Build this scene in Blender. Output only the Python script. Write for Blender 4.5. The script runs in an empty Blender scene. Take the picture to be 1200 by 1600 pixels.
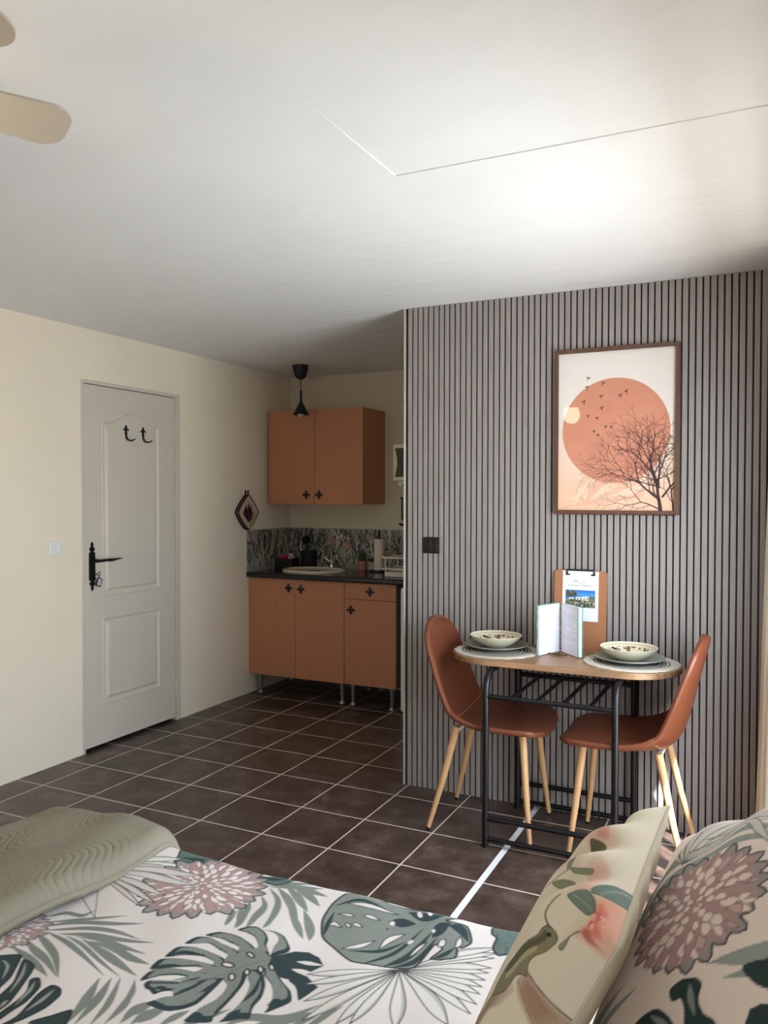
import bpy, bmesh, math, random
import numpy as np
from mathutils import Vector, Matrix

PI = math.pi
S = bpy.context.scene
COL = S.collection
rnd = random.Random(7)

# ------------------------------------------------------------------ camera
FPX, YAW, PITCH, ROLL, CAMZ = 1255.64, math.radians(25.888), math.radians(1.183), math.radians(0.077), 1.445
def _cam_axes():
    f0 = np.array([-math.sin(YAW), math.cos(YAW), 0]); r0 = np.array([math.cos(YAW), math.sin(YAW), 0]); u0 = np.array([0, 0, 1.])
    f = f0*math.cos(PITCH) - u0*math.sin(PITCH); u = u0*math.cos(PITCH) + f0*math.sin(PITCH)
    return f, r0*math.cos(ROLL) + u*math.sin(ROLL), u*math.cos(ROLL) - r0*math.sin(ROLL)
CF, CR, CU = _cam_axes()
cd = bpy.data.cameras.new('camera'); cam = bpy.data.objects.new('camera', cd); COL.objects.link(cam)
cd.sensor_fit = 'AUTO'; cd.sensor_width = 36; cd.lens = FPX/1600*36; cd.clip_start = 0.02
M = Matrix.Identity(4)
for i in range(3):
    M[i][0] = CR[i]; M[i][1] = CU[i]; M[i][2] = -CF[i]
M[2][3] = CAMZ
cam.matrix_world = M
S.camera = cam
def at(px, py, z):
    """point of the horizontal plane at height z seen at a pixel of the photograph"""
    d = CF + CR*(px-600)/FPX - CU*(py-800)/FPX
    t = (z-CAMZ)/d[2]
    return np.array([d[0]*t, d[1]*t])

# ------------------------------------------------------------------ light
S.view_settings.view_transform = 'Standard'; S.view_settings.look = 'None'
S.view_settings.exposure = 0.0; S.view_settings.gamma = 1.0; S.view_settings.use_curve_mapping = False
S.cycles.use_denoising = True
S.cycles.max_bounces = 10; S.cycles.diffuse_bounces = 6; S.cycles.glossy_bounces = 4
S.cycles.sample_clamp_indirect = 6.0
S.cycles.blur_glossy = 0.5
S.cycles.caustics_reflective = False; S.cycles.caustics_refractive = False
world = bpy.data.worlds.new('sky'); S.world = world; world.use_nodes = True
wn = world.node_tree.nodes; wl = world.node_tree.links
sky = wn.new('ShaderNodeTexSky'); sky.sky_type = 'NISHITA'; sky.sun_disc = False
sky.sun_elevation = math.radians(58); sky.sun_rotation = math.radians(120); sky.altitude = 100
wn['Background'].inputs['Strength'].default_value = 0.55
wl.new(sky.outputs['Color'], wn['Background'].inputs['Color'])
SUN_DIR = Vector((-0.45, 0.50, -0.90)).normalized()
sd = bpy.data.lights.new('sun', 'SUN'); sd.energy = 26; sd.angle = math.radians(0.6); sd.color = (1, .985, .97)
sun = bpy.data.objects.new('sun', sd); COL.objects.link(sun)
sun.rotation_euler = SUN_DIR.to_track_quat('-Z', 'Y').to_euler(); sun.location = (4, -2, 6)
def opening_light(name, loc, rot, sx, sy, power, color):
    """rectangular daylight lamp set in a wall opening"""
    l = bpy.data.lights.new(name, 'AREA'); l.shape = 'RECTANGLE'; l.size = sx; l.size_y = sy; l.energy = power; l.color = color
    o = bpy.data.objects.new(name, l); COL.objects.link(o); o.location = loc; o.rotation_euler = rot
    return o
# the glazed door in the right wall beside the table, and an added window behind the bed for frontal fill
opening_light('daylight_door', (0.36, 2.475, 0.97), (0, math.radians(68), 0), 1.80, 1.24, 64, (.80, .905, 1))
opening_light('fill_light', (-.30, -2.81, 1.40), (math.radians(80), 0, 0), .9, 1.1, 21, (.90, .95, 1))

# ------------------------------------------------------------------ helpers
def lin(c):
    c = np.asarray(c, float)/255.
    return np.where(c <= .04045, c/12.92, ((c+.055)/1.055)**2.4)
def L4(c): return tuple(float(v) for v in lin(c)) + (1.,)
def mat(name, col, rough=.6, metal=0., spec=.5, noise=0, nscale=8., bump=0, bscale=60., stretch=None, coat=0, trans=0):
    """node material; noise: amount of tone variation, bump: height of fine relief in metres"""
    m = bpy.data.materials.new(name); m.use_nodes = True
    nt = m.node_tree; b = nt.nodes['Principled BSDF']
    b.inputs['Base Color'].default_value = L4(col); b.inputs['Roughness'].default_value = rough
    b.inputs['Metallic'].default_value = metal; b.inputs['Specular IOR Level'].default_value = spec
    b.inputs['Coat Weight'].default_value = coat
    tc = nt.nodes.new('ShaderNodeTexCoord'); src = tc.outputs['Object']
    if stretch:
        mp = nt.nodes.new('ShaderNodeMapping'); mp.inputs['Scale'].default_value = stretch
        nt.links.new(src, mp.inputs['Vector']); src = mp.outputs['Vector']
    if noise:
        n = nt.nodes.new('ShaderNodeTexNoise'); n.inputs['Scale'].default_value = nscale; n.inputs['Detail'].default_value = 5
        nt.links.new(src, n.inputs['Vector'])
        r = nt.nodes.new('ShaderNodeValToRGB'); e = r.color_ramp.elements
        a = lin(col); e[0].position = .28; e[1].position = .72
        e[0].color = tuple(np.clip(a*(1-noise), 0, 1)) + (1,); e[1].color = tuple(np.clip(a*(1+noise), 0, 1)) + (1,)
        nt.links.new(n.outputs['Fac'], r.inputs['Fac']); nt.links.new(r.outputs['Color'], b.inputs['Base Color'])
    if bump:
        n2 = nt.nodes.new('ShaderNodeTexNoise'); n2.inputs['Scale'].default_value = bscale; n2.inputs['Detail'].default_value = 4
        nt.links.new(src, n2.inputs['Vector'])
        bp = nt.nodes.new('ShaderNodeBump'); bp.inputs['Distance'].default_value = bump; bp.inputs['Strength'].default_value = 1
        nt.links.new(n2.outputs['Fac'], bp.inputs['Height']); nt.links.new(bp.outputs['Normal'], b.inputs['Normal'])
    return m
def attr_mat(name, rough=.8, bump=0, bscale=900, spec=.3, sheen=0):
    m = bpy.data.materials.new(name); m.use_nodes = True; nt = m.node_tree; b = nt.nodes['Principled BSDF']
    a = nt.nodes.new('ShaderNodeVertexColor'); a.layer_name = 'print'
    nt.links.new(a.outputs['Color'], b.inputs['Base Color'])
    b.inputs['Roughness'].default_value = rough; b.inputs['Specular IOR Level'].default_value = spec; b.inputs['Sheen Weight'].default_value = sheen
    if bump:
        tc = nt.nodes.new('ShaderNodeTexCoord'); n2 = nt.nodes.new('ShaderNodeTexNoise'); n2.inputs['Scale'].default_value = bscale
        nt.links.new(tc.outputs['Object'], n2.inputs['Vector']); bp = nt.nodes.new('ShaderNodeBump'); bp.inputs['Distance'].default_value = bump
        nt.links.new(n2.outputs['Fac'], bp.inputs['Height']); nt.links.new(bp.outputs['Normal'], b.inputs['Normal'])
    return m
def nodes_of(m): return m.node_tree.nodes, m.node_tree.links, m.node_tree.nodes['Principled BSDF']

class MB:
    def __init__(s): s.v = []; s.f = []; s.mi = []; s.cur = 0
    def mi_(s, k): s.cur = k; return s
    def add(s, vs, fs):
        o = len(s.v); s.v += [tuple(map(float, p)) for p in vs]
        for f in fs: s.f.append(tuple(i+o for i in f)); s.mi.append(s.cur)
        return s
    def box(s, lo, hi, rot=None, piv=None):
        x0, y0, z0 = lo; x1, y1, z1 = hi
        vs = [(x0,y0,z0),(x1,y0,z0),(x1,y1,z0),(x0,y1,z0),(x0,y0,z1),(x1,y0,z1),(x1,y1,z1),(x0,y1,z1)]
        if rot is not None:
            p = Vector(piv); vs = [tuple(rot @ (Vector(q)-p) + p) for q in vs]
        return s.add(vs, [(0,3,2,1),(4,5,6,7),(0,1,5,4),(1,2,6,5),(2,3,7,6),(3,0,4,7)])
    def tube(s, path, r, seg=12, caps=True, flat=1.0):
        P = [Vector(p) for p in path]; n = len(P); R = r if hasattr(r, '__len__') else [r]*n
        T = []
        for i in range(n):
            t = P[min(i+1, n-1)] - P[max(i-1, 0)]; T.append(t.normalized())
        u = T[0].orthogonal().normalized(); vs = []; fs = []
        for i in range(n):
            u = (u - T[i]*u.dot(T[i])).normalized(); w = T[i].cross(u)
            for k in range(seg):
                a = 2*PI*k/seg; vs.append(P[i] + (u*math.cos(a) + w*math.sin(a)*flat)*R[i])
        for i in range(n-1):
            for k in range(seg):
                k2 = (k+1) % seg; fs.append((i*seg+k, i*seg+k2, (i+1)*seg+k2, (i+1)*seg+k))
        if caps:
            fs.append(tuple(reversed(range(seg)))); fs.append(tuple((n-1)*seg+k for k in range(seg)))
        return s.add(vs, fs)
    def lathe(s, prof, c=(0,0,0), seg=40, ax='z', caps=True):
        vs = []; fs = []; n = len(prof)
        for r, z in prof:
            for k in range(seg):
                a = 2*PI*k/seg; p = (r*math.cos(a), r*math.sin(a), z)
                if ax == 'y': p = (p[0], p[2], p[1])
                if ax == 'x': p = (p[2], p[0], p[1])
                vs.append((p[0]+c[0], p[1]+c[1], p[2]+c[2]))
        for i in range(n-1):
            for k in range(seg):
                k2 = (k+1) % seg; fs.append((i*seg+k, i*seg+k2, (i+1)*seg+k2, (i+1)*seg+k))
        if caps and prof[0][0] > 1e-5: fs.append(tuple(reversed(range(seg))))
        if caps and prof[-1][0] > 1e-5: fs.append(tuple((n-1)*seg+k for k in range(seg)))
        return s.add(vs, fs)
    def prism(s, pts, a0, a1, plane='xy'):
        """outline extruded between a0 and a1 along the remaining axis"""
        n = len(pts); vs = []
        for a in (a0, a1):
            for p, q in pts:
                vs.append({'xy': (p, q, a), 'xz': (p, a, q), 'yz': (a, p, q)}[plane])
        fs = [tuple(reversed(range(n))), tuple(range(n, 2*n))]
        for k in range(n): k2 = (k+1) % n; fs.append((k, k2, n+k2, n+k))
        return s.add(vs, fs)
    def build(s, name, m, parent=None, smooth=True, bevel=0, bseg=2, angle=35, loc=None):
        me = bpy.data.meshes.new(name); me.from_pydata(s.v, [], s.f)
        for x in (m if isinstance(m, (list, tuple)) else [m]): me.materials.append(x)
        me.polygons.foreach_set('material_index', s.mi)
        bm = bmesh.new(); bm.from_mesh(me); bmesh.ops.remove_doubles(bm, verts=bm.verts, dist=1e-6)
        bmesh.ops.recalc_face_normals(bm, faces=bm.faces); bm.to_mesh(me); bm.free()
        o = bpy.data.objects.new(name, me); COL.objects.link(o)
        if parent is not None: o.parent = parent
        if loc is not None: o.location = loc
        if smooth:
            me.polygons.foreach_set('use_smooth', [True]*len(me.polygons))
            me.set_sharp_from_angle(angle=math.radians(angle))
        if bevel:
            b = o.modifiers.new('bevel', 'BEVEL'); b.width = bevel; b.segments = bseg; b.limit_method = 'ANGLE'; b.angle_limit = math.radians(40)
        return o
def grid_obj(name, V, m, parent=None, color=None, closed_u=False):
    """V: (n,k,3) grid of points to ONE smooth mesh, color: (n,k,3) linear colours"""
    n, k = V.shape[:2]
    idx = np.arange(n*k).reshape(n, k)
    if closed_u: idx = np.concatenate([idx, idx[:1]], 0)
    a, b, c, d = idx[:-1, :-1], idx[1:, :-1], idx[1:, 1:], idx[:-1, 1:]
    q = np.stack([a, b, c, d], -1).reshape(-1, 4)
    me = bpy.data.meshes.new(name); me.vertices.add(n*k); me.vertices.foreach_set('co', V.reshape(-1).astype(np.float32))
    me.loops.add(q.size); me.loops.foreach_set('vertex_index', q.reshape(-1).astype(np.int32))
    me.polygons.add(len(q)); me.polygons.foreach_set('loop_start', np.arange(0, q.size, 4, dtype=np.int32))
    me.polygons.foreach_set('use_smooth', np.ones(len(q), bool))
    me.update(calc_edges=True); me.validate()
    if color is not None:
        at_ = me.color_attributes.new('print', 'FLOAT_COLOR', 'POINT')
        cc = np.ones((n*k, 4), np.float32); cc[:, :3] = color.reshape(-1, 3); at_.data.foreach_set('color', cc.reshape(-1))
    me.materials.append(m)
    o = bpy.data.objects.new(name, me); COL.objects.link(o)
    if parent is not None: o.parent = parent
    return o
def tag(o, label, cat, group=None):
    o['label'] = label; o['category'] = cat
    if group: o['group'] = group
    return o
def thing(name, label, cat, loc=(0,0,0), rotz=0, group=None):
    o = bpy.data.objects.new(name, None); COL.objects.link(o); o.empty_display_size = .05
    o.location = loc; o.rotation_euler = (0, 0, rotz)
    return tag(o, label, cat, group)
def struct(o): o['kind'] = 'structure'; return o
def copy_tree(o, parent=None):
    c = o.copy(); COL.objects.link(c)
    if parent is not None: c.parent = parent
    for ch in list(o.children): copy_tree(ch, c)
    return c
def text_obj(name, txt, size, mtx, m, parent=None):
    cu = bpy.data.curves.new(name, 'FONT'); cu.body = txt; cu.size = size; cu.align_x = 'CENTER'; cu.extrude = .0002
    t = bpy.data.objects.new(name + '_tmp', cu); COL.objects.link(t)
    bpy.context.view_layer.update()
    me = bpy.data.meshes.new_from_object(t.evaluated_get(bpy.context.evaluated_depsgraph_get()))
    bpy.data.objects.remove(t); me.transform(mtx); me.materials.clear(); me.materials.append(m)
    o = bpy.data.objects.new(name, me); COL.objects.link(o)
    if parent is not None: o.parent = parent
    return o

# ---------------------------------------------------------------- printed patterns (painted on a canvas in cloth coordinates)
class Canvas:
    def __init__(s, x0, y0, x1, y1, res, col):
        s.x0, s.y0, s.res = x0, y0, res; s.W = int(round((x1-x0)/res)); s.H = int(round((y1-y0)/res))
        s.a = np.empty((s.H, s.W, 3)); s.a[:] = lin(col)
    def _box(s, P, pad=0):
        lo = (P.min(0)-pad-(s.x0, s.y0))/s.res; hi = (P.max(0)+pad-(s.x0, s.y0))/s.res
        i0, i1 = max(0, int(lo[0])), min(s.W, int(hi[0])+2); j0, j1 = max(0, int(lo[1])), min(s.H, int(hi[1])+2)
        if i1 <= i0 or j1 <= j0: return None
        X = s.x0 + (np.arange(i0, i1)+.5)*s.res; Y = s.y0 + (np.arange(j0, j1)+.5)*s.res
        return i0, i1, j0, j1, X[None, :], Y[:, None]
    def fill(s, P, col, al=1., speck=None):
        P = np.asarray(P, float); B = s._box(P)
        if B is None: return
        i0, i1, j0, j1, X, Y = B
        ins = np.zeros((j1-j0, i1-i0), bool); n = len(P)
        for k in range(n):
            (xa, ya), (xb, yb) = P[k], P[(k+1) % n]
            if ya == yb: continue
            c = (ya > Y) != (yb > Y)
            ins ^= c & (X < (xb-xa)*(Y-ya)/(yb-ya)+xa)
        t = s.a[j0:j1, i0:i1]; t[ins] = t[ins]*(1-al) + lin(col)*al
        if al >= 1 and speck is None: s.line(P, s.res*1.1, col, closed=True)
        if speck is not None:
            r = np.random.RandomState(int(abs(P[0,0]*9999)) % 10000); f = r.rand(j1-j0, i1-i0)
            f = (f + np.roll(f, 1, 1) + np.roll(f, 2, 1) + np.roll(f, 1, 0))/4
            q = ins & (f < speck[1]); t[q] = lin(speck[0])
    def line(s, P, w, col, closed=False, al=1.):
        P = np.asarray(P, float)
        if closed: P = np.vstack([P, P[:1]])
        Wd = w if hasattr(w, '__len__') else [w]*len(P)
        for k in range(len(P)-1):
            a, b = P[k], P[k+1]; m = max(Wd[k], Wd[k+1])/2; B = s._box(np.array([a, b]), m+s.res)
            if B is None: continue
            i0, i1, j0, j1, X, Y = B; d = b-a; L = d@d+1e-12
            t = np.clip(((X-a[0])*d[0]+(Y-a[1])*d[1])/L, 0, 1)
            D = np.hypot(X-a[0]-t*d[0], Y-a[1]-t*d[1]); rr = (Wd[k]*(1-t)+Wd[k+1]*t)/2
            cov = np.clip((rr-D)/s.res+.5, 0, 1)[..., None]*al
            q = s.a[j0:j1, i0:i1]; q[:] = q*(1-cov) + lin(col)*cov
    def blade(s, pts, w, col, out=None, ow=.002, skew=.5, n=14):
        """lens shaped leaflet along a smooth curve through pts"""
        C = smooth(pts, n); t = np.linspace(0, 1, len(C)); T = np.gradient(C, axis=0); T /= np.linalg.norm(T, axis=1)[:, None]+1e-9
        N = np.stack([-T[:, 1], T[:, 0]], 1); prof = np.sin(PI*t**(math.log(.5)/math.log(skew)))*w/2
        Q = np.vstack([C+N*prof[:, None], (C-N*prof[:, None])[::-1]])
        s.fill(Q, col)
        if out is not None: s.line(Q, ow, out, closed=True)
    def sample(s, X, Y):
        u = np.clip((X-s.x0)/s.res-.5, 0, s.W-1.001); v = np.clip((Y-s.y0)/s.res-.5, 0, s.H-1.001)
        i = u.astype(int); j = v.astype(int); fu = (u-i)[..., None]; fv = (v-j)[..., None]
        return s.a[j, i]*(1-fu)*(1-fv) + s.a[j, i+1]*fu*(1-fv) + s.a[j+1, i]*(1-fu)*fv + s.a[j+1, i+1]*fu*fv
def smooth(pts, n=14):
    P = np.asarray(pts, float)
    if len(P) == 2: return P[0] + (P[1]-P[0])*np.linspace(0, 1, n)[:, None]
    Q = np.vstack([2*P[0]-P[1], P, 2*P[-1]-P[-2]]); out = []
    for k in range(1, len(Q)-2):
        t = np.linspace(0, 1, n, endpoint=False)[:, None]; a, b, c, d = Q[k-1], Q[k], Q[k+1], Q[k+2]
        out.append(.5*((2*b)+(c-a)*t+(2*a-5*b+4*c-d)*t*t+(3*b-a-3*c+d)*t**3))
    return np.vstack(out+[P[-1:]])

# ------------------------------------------------------------------ room constants (metres)
XL, YP, YB, ZC = -3.4416, 3.639, 5.398, 2.368       # left wall, slatted partition, kitchen back wall, ceiling
XR, YN = 0.30, -2.80                                  # right wall, wall behind the bed
PX = -1.657                                           # free end of the partition
# ------------------------------------------------------------------ setting materials
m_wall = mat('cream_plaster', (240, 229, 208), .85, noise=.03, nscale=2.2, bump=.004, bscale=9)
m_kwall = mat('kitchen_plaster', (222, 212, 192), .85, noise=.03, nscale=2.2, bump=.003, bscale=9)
m_ceil = mat('ceiling_plaster', (238, 239, 239), .75, noise=.015, nscale=2.5, bump=.012, bscale=2.6, stretch=(1, 1.7, 1))
m_white = mat('white_paint', (212, 204, 190), .45, noise=.012, nscale=3)
m_slat = mat('slat_wood', (154, 146, 142), .55, noise=.13, nscale=4, stretch=(38, 38, 1.6), bump=.0006, bscale=9)
m_felt = mat('slat_felt', (46, 38, 38), .9)
m_frame = mat('window_frame', (225, 225, 222), .4)
def floor_material():
    m = mat('brown_floor_tile', (98, 82, 74), .42); N, Lk, b = nodes_of(m)
    tc = N.new('ShaderNodeTexCoord'); sp = N.new('ShaderNodeSeparateXYZ'); Lk.new(tc.outputs['Object'], sp.inputs[0])
    def mth(op, a, b_=None):
        n = N.new('ShaderNodeMath'); n.operation = op
        for i, v in enumerate((a, b_)):
            if v is None: continue
            if isinstance(v, (int, float)): n.inputs[i].default_value = v
            else: Lk.new(v, n.inputs[i])
        return n.outputs[0]
    T = .32625
    fx = mth('FRACT', mth('DIVIDE', mth('ADD', sp.outputs['X'], 3.2592 + T*40), T)); fy = mth('FRACT', mth('DIVIDE', mth('ADD', sp.outputs['Y'], -4.7905 + T*40), T))
    def edge(f, w): return mth('LESS_THAN', mth('MINIMUM', f, mth('SUBTRACT', 1., f)), w)
    g = mth('MAXIMUM', edge(fx, .0105), edge(fy, .0105))
    strip = mth('LESS_THAN', mth('ABSOLUTE', mth('ADD', sp.outputs['X'], .974)), .0125)
    n1 = N.new('ShaderNodeTexNoise'); n1.inputs['Scale'].default_value = 7; n1.inputs['Detail'].default_value = 7; n1.inputs['Roughness'].default_value = .65
    Lk.new(tc.outputs['Object'], n1.inputs['Vector'])
    r1 = N.new('ShaderNodeValToRGB'); e = r1.color_ramp.elements
    e[0].position = .30; e[0].color = L4((52, 40, 36)); e[1].position = .72; e[1].color = L4((106, 92, 87))
    k = e.new(.5); k.color = L4((76, 60, 53)); Lk.new(n1.outputs['Fac'], r1.inputs['Fac'])
    n2 = N.new('ShaderNodeTexNoise'); n2.inputs['Scale'].default_value = 60; n2.inputs['Detail'].default_value = 4
    Lk.new(tc.outputs['Object'], n2.inputs['Vector'])
    r2 = N.new('ShaderNodeValToRGB'); r2.color_ramp.elements[0].position = .58; r2.color_ramp.elements[1].position = .75
    Lk.new(n2.outputs['Fac'], r2.inputs['Fac'])
    mx0 = N.new('ShaderNodeMixRGB'); Lk.new(mth('MULTIPLY', r2.outputs['Color'], .35), mx0.inputs['Fac']); Lk.new(r1.outputs['Color'], mx0.inputs['Color1']); mx0.inputs['Color2'].default_value = L4((140, 112, 100))
    mx = N.new('ShaderNodeMixRGB'); Lk.new(g, mx.inputs['Fac']); Lk.new(mx0.outputs['Color'], mx.inputs['Color1']); mx.inputs['Color2'].default_value = L4((214, 202, 188))
    my = N.new('ShaderNodeMixRGB'); Lk.new(strip, my.inputs['Fac']); Lk.new(mx.outputs['Color'], my.inputs['Color1']); my.inputs['Color2'].default_value = L4((236, 236, 238))
    Lk.new(my.outputs['Color'], b.inputs['Base Color'])
    rr = mth('ADD', mth('MULTIPLY', g, .35), .36); Lk.new(rr, b.inputs['Roughness'])
    bp = N.new('ShaderNodeBump'); bp.inputs['Distance'].default_value = .0015; bp.inputs['Strength'].default_value = .8
    Lk.new(mth('SUBTRACT', mth('MULTIPLY', n1.outputs['Fac'], .5), mth('MULTIPLY', g, 1.)), bp.inputs['Height']); Lk.new(bp.outputs['Normal'], b.inputs['Normal'])
    return m
m_floor = floor_material()

# ------------------------------------------------------------------ setting
struct(MB().box((XL-.15, YN-.15, -.12), (XR+.15, YB+.15, 0)).build('floor', m_floor, smooth=False))
struct(MB().box((XR+.151, -3.5, -.14), (6.5, 7, -.02)).build('terrace', mat('terrace_paving', (205, 198, 186), .8, noise=.06), smooth=False))
b = MB(); cx, cy, st = -.996, 2.125, .0035           # ceiling with a shallow board edge above the bed side
b.box((XL-.15, YN-.15, ZC), (cx, YB+.15, ZC+.15)).box((cx, cy, ZC), (XR+.15, YB+.15, ZC+.15)).box((cx, YN-.15, ZC), (XR+.15, 1.60, ZC+.15))
b.add([(cx, 1.60, ZC), (XR+.15, 1.60, ZC), (XR+.15, cy, ZC+st), (cx, cy, ZC+st), (cx, 1.60, ZC+.15), (XR+.15, 1.60, ZC+.15), (XR+.15, cy, ZC+.15), (cx, cy, ZC+.15)], [(0,3,2,1),(4,5,6,7),(0,1,5,4),(1,2,6,5),(2,3,7,6),(3,0,4,7)])
struct(b.build('ceiling', m_ceil, smooth=False))
DY0, DY1, DZ1 = 3.262, 4.080, 2.085
b = MB(); b.box((XL-.17, DY0-.02, -.01), (XL-.15, DY1+.02, DZ1+.02)).box((XL-.15, YN-.15, 0), (XL, DY0, ZC)).box((XL-.15, DY1, 0), (XL, YB+.15, ZC)).box((XL-.15, DY0, DZ1), (XL, DY1, ZC))  # first box: unseen board added behind the door to stop a light leak
struct(b.build('wall_left', m_wall, smooth=False))
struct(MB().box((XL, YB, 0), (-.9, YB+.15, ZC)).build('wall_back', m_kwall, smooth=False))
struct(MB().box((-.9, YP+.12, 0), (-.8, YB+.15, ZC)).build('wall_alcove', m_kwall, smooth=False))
b = MB(); b.box((XL, YN-.15, 0), (-.78, YN, ZC)).box((.18, YN-.15, 0), (XR, YN, ZC)).box((-.78, YN-.15, 0), (.18, YN, .76)).box((-.78, YN-.15, 1.94), (.18, YN, ZC))
struct(b.build('wall_near', m_wall, smooth=False))  # with an opening cut for the added fill lamp
OY0, OY1, OZ = 1.80, 3.15, 2.08
b = MB(); b.box((XR, YN-.15, 0), (XR+.15, OY0, ZC)).box((XR, OY1, 0), (XR+.15, YP+.12, ZC)).box((XR, OY0, OZ), (XR+.15, OY1, ZC)).box((XR, YP+.12, 0), (XR+.15, YB+.15, ZC))
struct(b.build('wall_right', m_wall, smooth=False))
# slatted partition: felt backed panel with 58 upright slats, plaster edge at its free end
b = MB(); b.mi_(1).box((PX+.010, YP+.008, 0), (XR, YP+.02, ZC)); b.mi_(2).box((PX, YP-.001, 0), (PX+.0075, YP+.02, ZC)).box((PX, YP+.02, 0), (XR, YP+.12, ZC))
b.mi_(0); pitch = .02778; k = 0; hw = .0102
while True:
    g1 = -.0543 + 12*pitch - k*pitch; xc = g1 - pitch/2; k += 1
    if xc < PX+.02: break
    if xc+hw < XR: b.box((xc-hw, YP, 0), (xc+hw, YP+.009, ZC))
struct(b.build('wall_partition', [m_slat, m_felt, mat('partition_edge', (196, 188, 178), .8)], smooth=False))
# frame of the glazed door in the right wall (out of the picture); its bars and shutter are placed to shape the sun patch
fr = MB(); w = .05
fr.box((XR+.05, OY0, 0), (XR+.10, OY0+w, OZ)).box((XR+.05, OY1-w, 0), (XR+.10, OY1, OZ)).box((XR+.05, OY0+w, OZ-w), (XR+.10, OY1-w, OZ)).box((XR+.10, OY0, 1.90), (XR+.12, OY1, OZ-.001))
for k in range(1, 8): y = OY0 + (OY1-OY0)*k/8; fr.box((XR+.06, y-.022, 0), (XR+.09, y+.022, OZ-w))
struct(fr.build('window_1', m_frame, smooth=False))
fr = MB(); fr.box((-.78, YN-.12, .76), (-.73, YN-.07, 1.94)).box((.13, YN-.12, .76), (.18, YN-.07, 1.94)).box((-.73, YN-.12, .76), (.13, YN-.07, .81)).box((-.73, YN-.12, 1.89), (.13, YN-.07, 1.94))
struct(fr.build('fill_window', m_frame, smooth=False))  # unseen window added around the frontal fill lamp
# ------------------------------------------------------------------ white moulded door in the left wall
dr = bpy.data.objects.new('door_1', None); COL.objects.link(dr); dr.location = (XL, 3.66, 0); struct(dr)
def dparent(o): o.parent = dr; o.matrix_parent_inverse = Matrix.Translation((-XL, -3.66, 0)); return o
X = XL
fr = MB(); fr.box((X-.06, DY0, 0), (X+.004, 3.2815, DZ1)).box((X-.06, 4.0365, 0), (X+.004, DY1, DZ1)).box((X-.06, 3.2815, 2.066), (X+.004, 4.0365, DZ1))
dparent(fr.build('door_frame', m_white, bevel=.002))
ny, nz = 250, 500
yy = np.linspace(3.285, 4.033, ny); zz = np.linspace(.022, 2.062, nz); Yg, Zg = np.meshgrid(yy, zz, indexing='ij')
def panel_d(y0, y1, z0, z1, arch):
    c, hwid = (y0+y1)/2, (y1-y0)/2; t = np.clip(np.abs(Yg-c)/hwid/.80, 0, 1)
    return np.minimum.reduce([Yg-y0, y1-Yg, Zg-z0, z1 + arch*(1+np.cos(PI*t))/2 - Zg])
def sst(a, b_, x): t = np.clip((x-a)/(b_-a), 0, 1); return t*t*(3-2*t)
D = np.maximum(panel_d(3.417, 3.897, .862, 1.872, .064), panel_d(3.417, 3.897, .242, .744, 0))
Hh = .003*sst(0, .008, D) - .011*sst(.008, .020, D) + .011*sst(.030, .046, D)
V = np.stack([X-.003 + Hh, Yg, Zg], -1)
leaf = dparent(grid_obj('door_leaf', V, m_white))
dparent(MB().box((X-.045, 3.2855, .0225), (X-.0125, 4.0325, 2.0615)).build('door_core', m_white, smooth=False))
m_iron = mat('black_iron', (16, 15, 15), .45, .3, bump=.0004, bscale=200)
for z0, z1 in ((1.846, 1.930), (1.02, 1.086), (.185, .268)):
    h = MB(); h.tube([(X+.008, 4.035, z0), (X+.008, 4.035, (z0+z1)/2-.001)], .006); h.tube([(X+.008, 4.035, (z0+z1)/2+.001), (X+.008, 4.035, z1)], .006)
    h.box((X-.002, 4.027, z0+.006), (X+.006, 4.044, z1-.006))
    dparent(h.build('hinge', m_white))
half = [(.0, 1.183), (.004, 1.178), (.010, 1.166), (.006, 1.158), (.013, 1.150), (.021, 1.140), (.016, 1.134), (.009, 1.130), (.012, 1.124), (.022, 1.121)]
zt, zb = 1.183, .905
out = [(3.338+a, z) for a, z in half] + [(3.338+a, zt+zb-z) for a, z in reversed(half)] + [(3.338-a, zt+zb-z) for a, z in half[1:]] + [(3.338-a, z) for a, z in reversed(half[1:])]
dparent(MB().prism(out, X-.002, X+.003, 'yz').build('handle_plate', m_iron, smooth=False, bevel=.0008))
h = MB(); h.lathe([(.014, 0), (.012, .012), (.009, .045)], (X+.003, 3.342, 1.076), 16, 'x')
h.tube([(X+.044, 3.338, 1.076), (X+.048, 3.36, 1.076), (X+.048, 3.40, 1.077), (X+.048, 3.44, 1.075), (X+.047, 3.49, 1.078), (X+.045, 3.525, 1.080)], [.009, .010, .0085, .0105, .006, .003], 12, flat=.8)
dparent(h.build('door_lever', m_iron))
ky = thing('door_key', 'key with a small framed tag hanging in the lock of the white door', 'key', (X+.003, 3.345, 1.0))
h = MB(); h.tube([(0, 0, 0), (.03, .004, 0)], .003, 8)
ring = [(.03+.002*math.sin(a), .012+.009*math.cos(a), .001+.012*math.sin(a)) for a in np.linspace(0, 2*PI, 20)]; h.tube(ring, .0022, 8, caps=False)
h.build('key_bow', m_iron, ky)
t0 = MB(); a = math.radians(-22); R = Matrix.Rotation(a, 3, 'X')
t0.box((.028, .006, -.068), (.031, .034, -.026), R, (.03, .02, -.026)); t0.build('tag_face', mat('tag_grey', (190, 188, 200), .4), ky, bevel=.001)
t1 = MB()
for (p, q, r_, s_) in ((.004, -.071, .036, -.066), (.004, -.028, .036, -.023), (.003, -.07, .007, -.024), (.033, -.07, .037, -.024)):
    t1.box((.027, p, q), (.0325, r_, s_), R, (.03, .02, -.026))
t1.tube([(.03, .014, -.010), (.03, .016, -.024)], .002, 8); t1.build('tag_rim', m_iron, ky)

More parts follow.
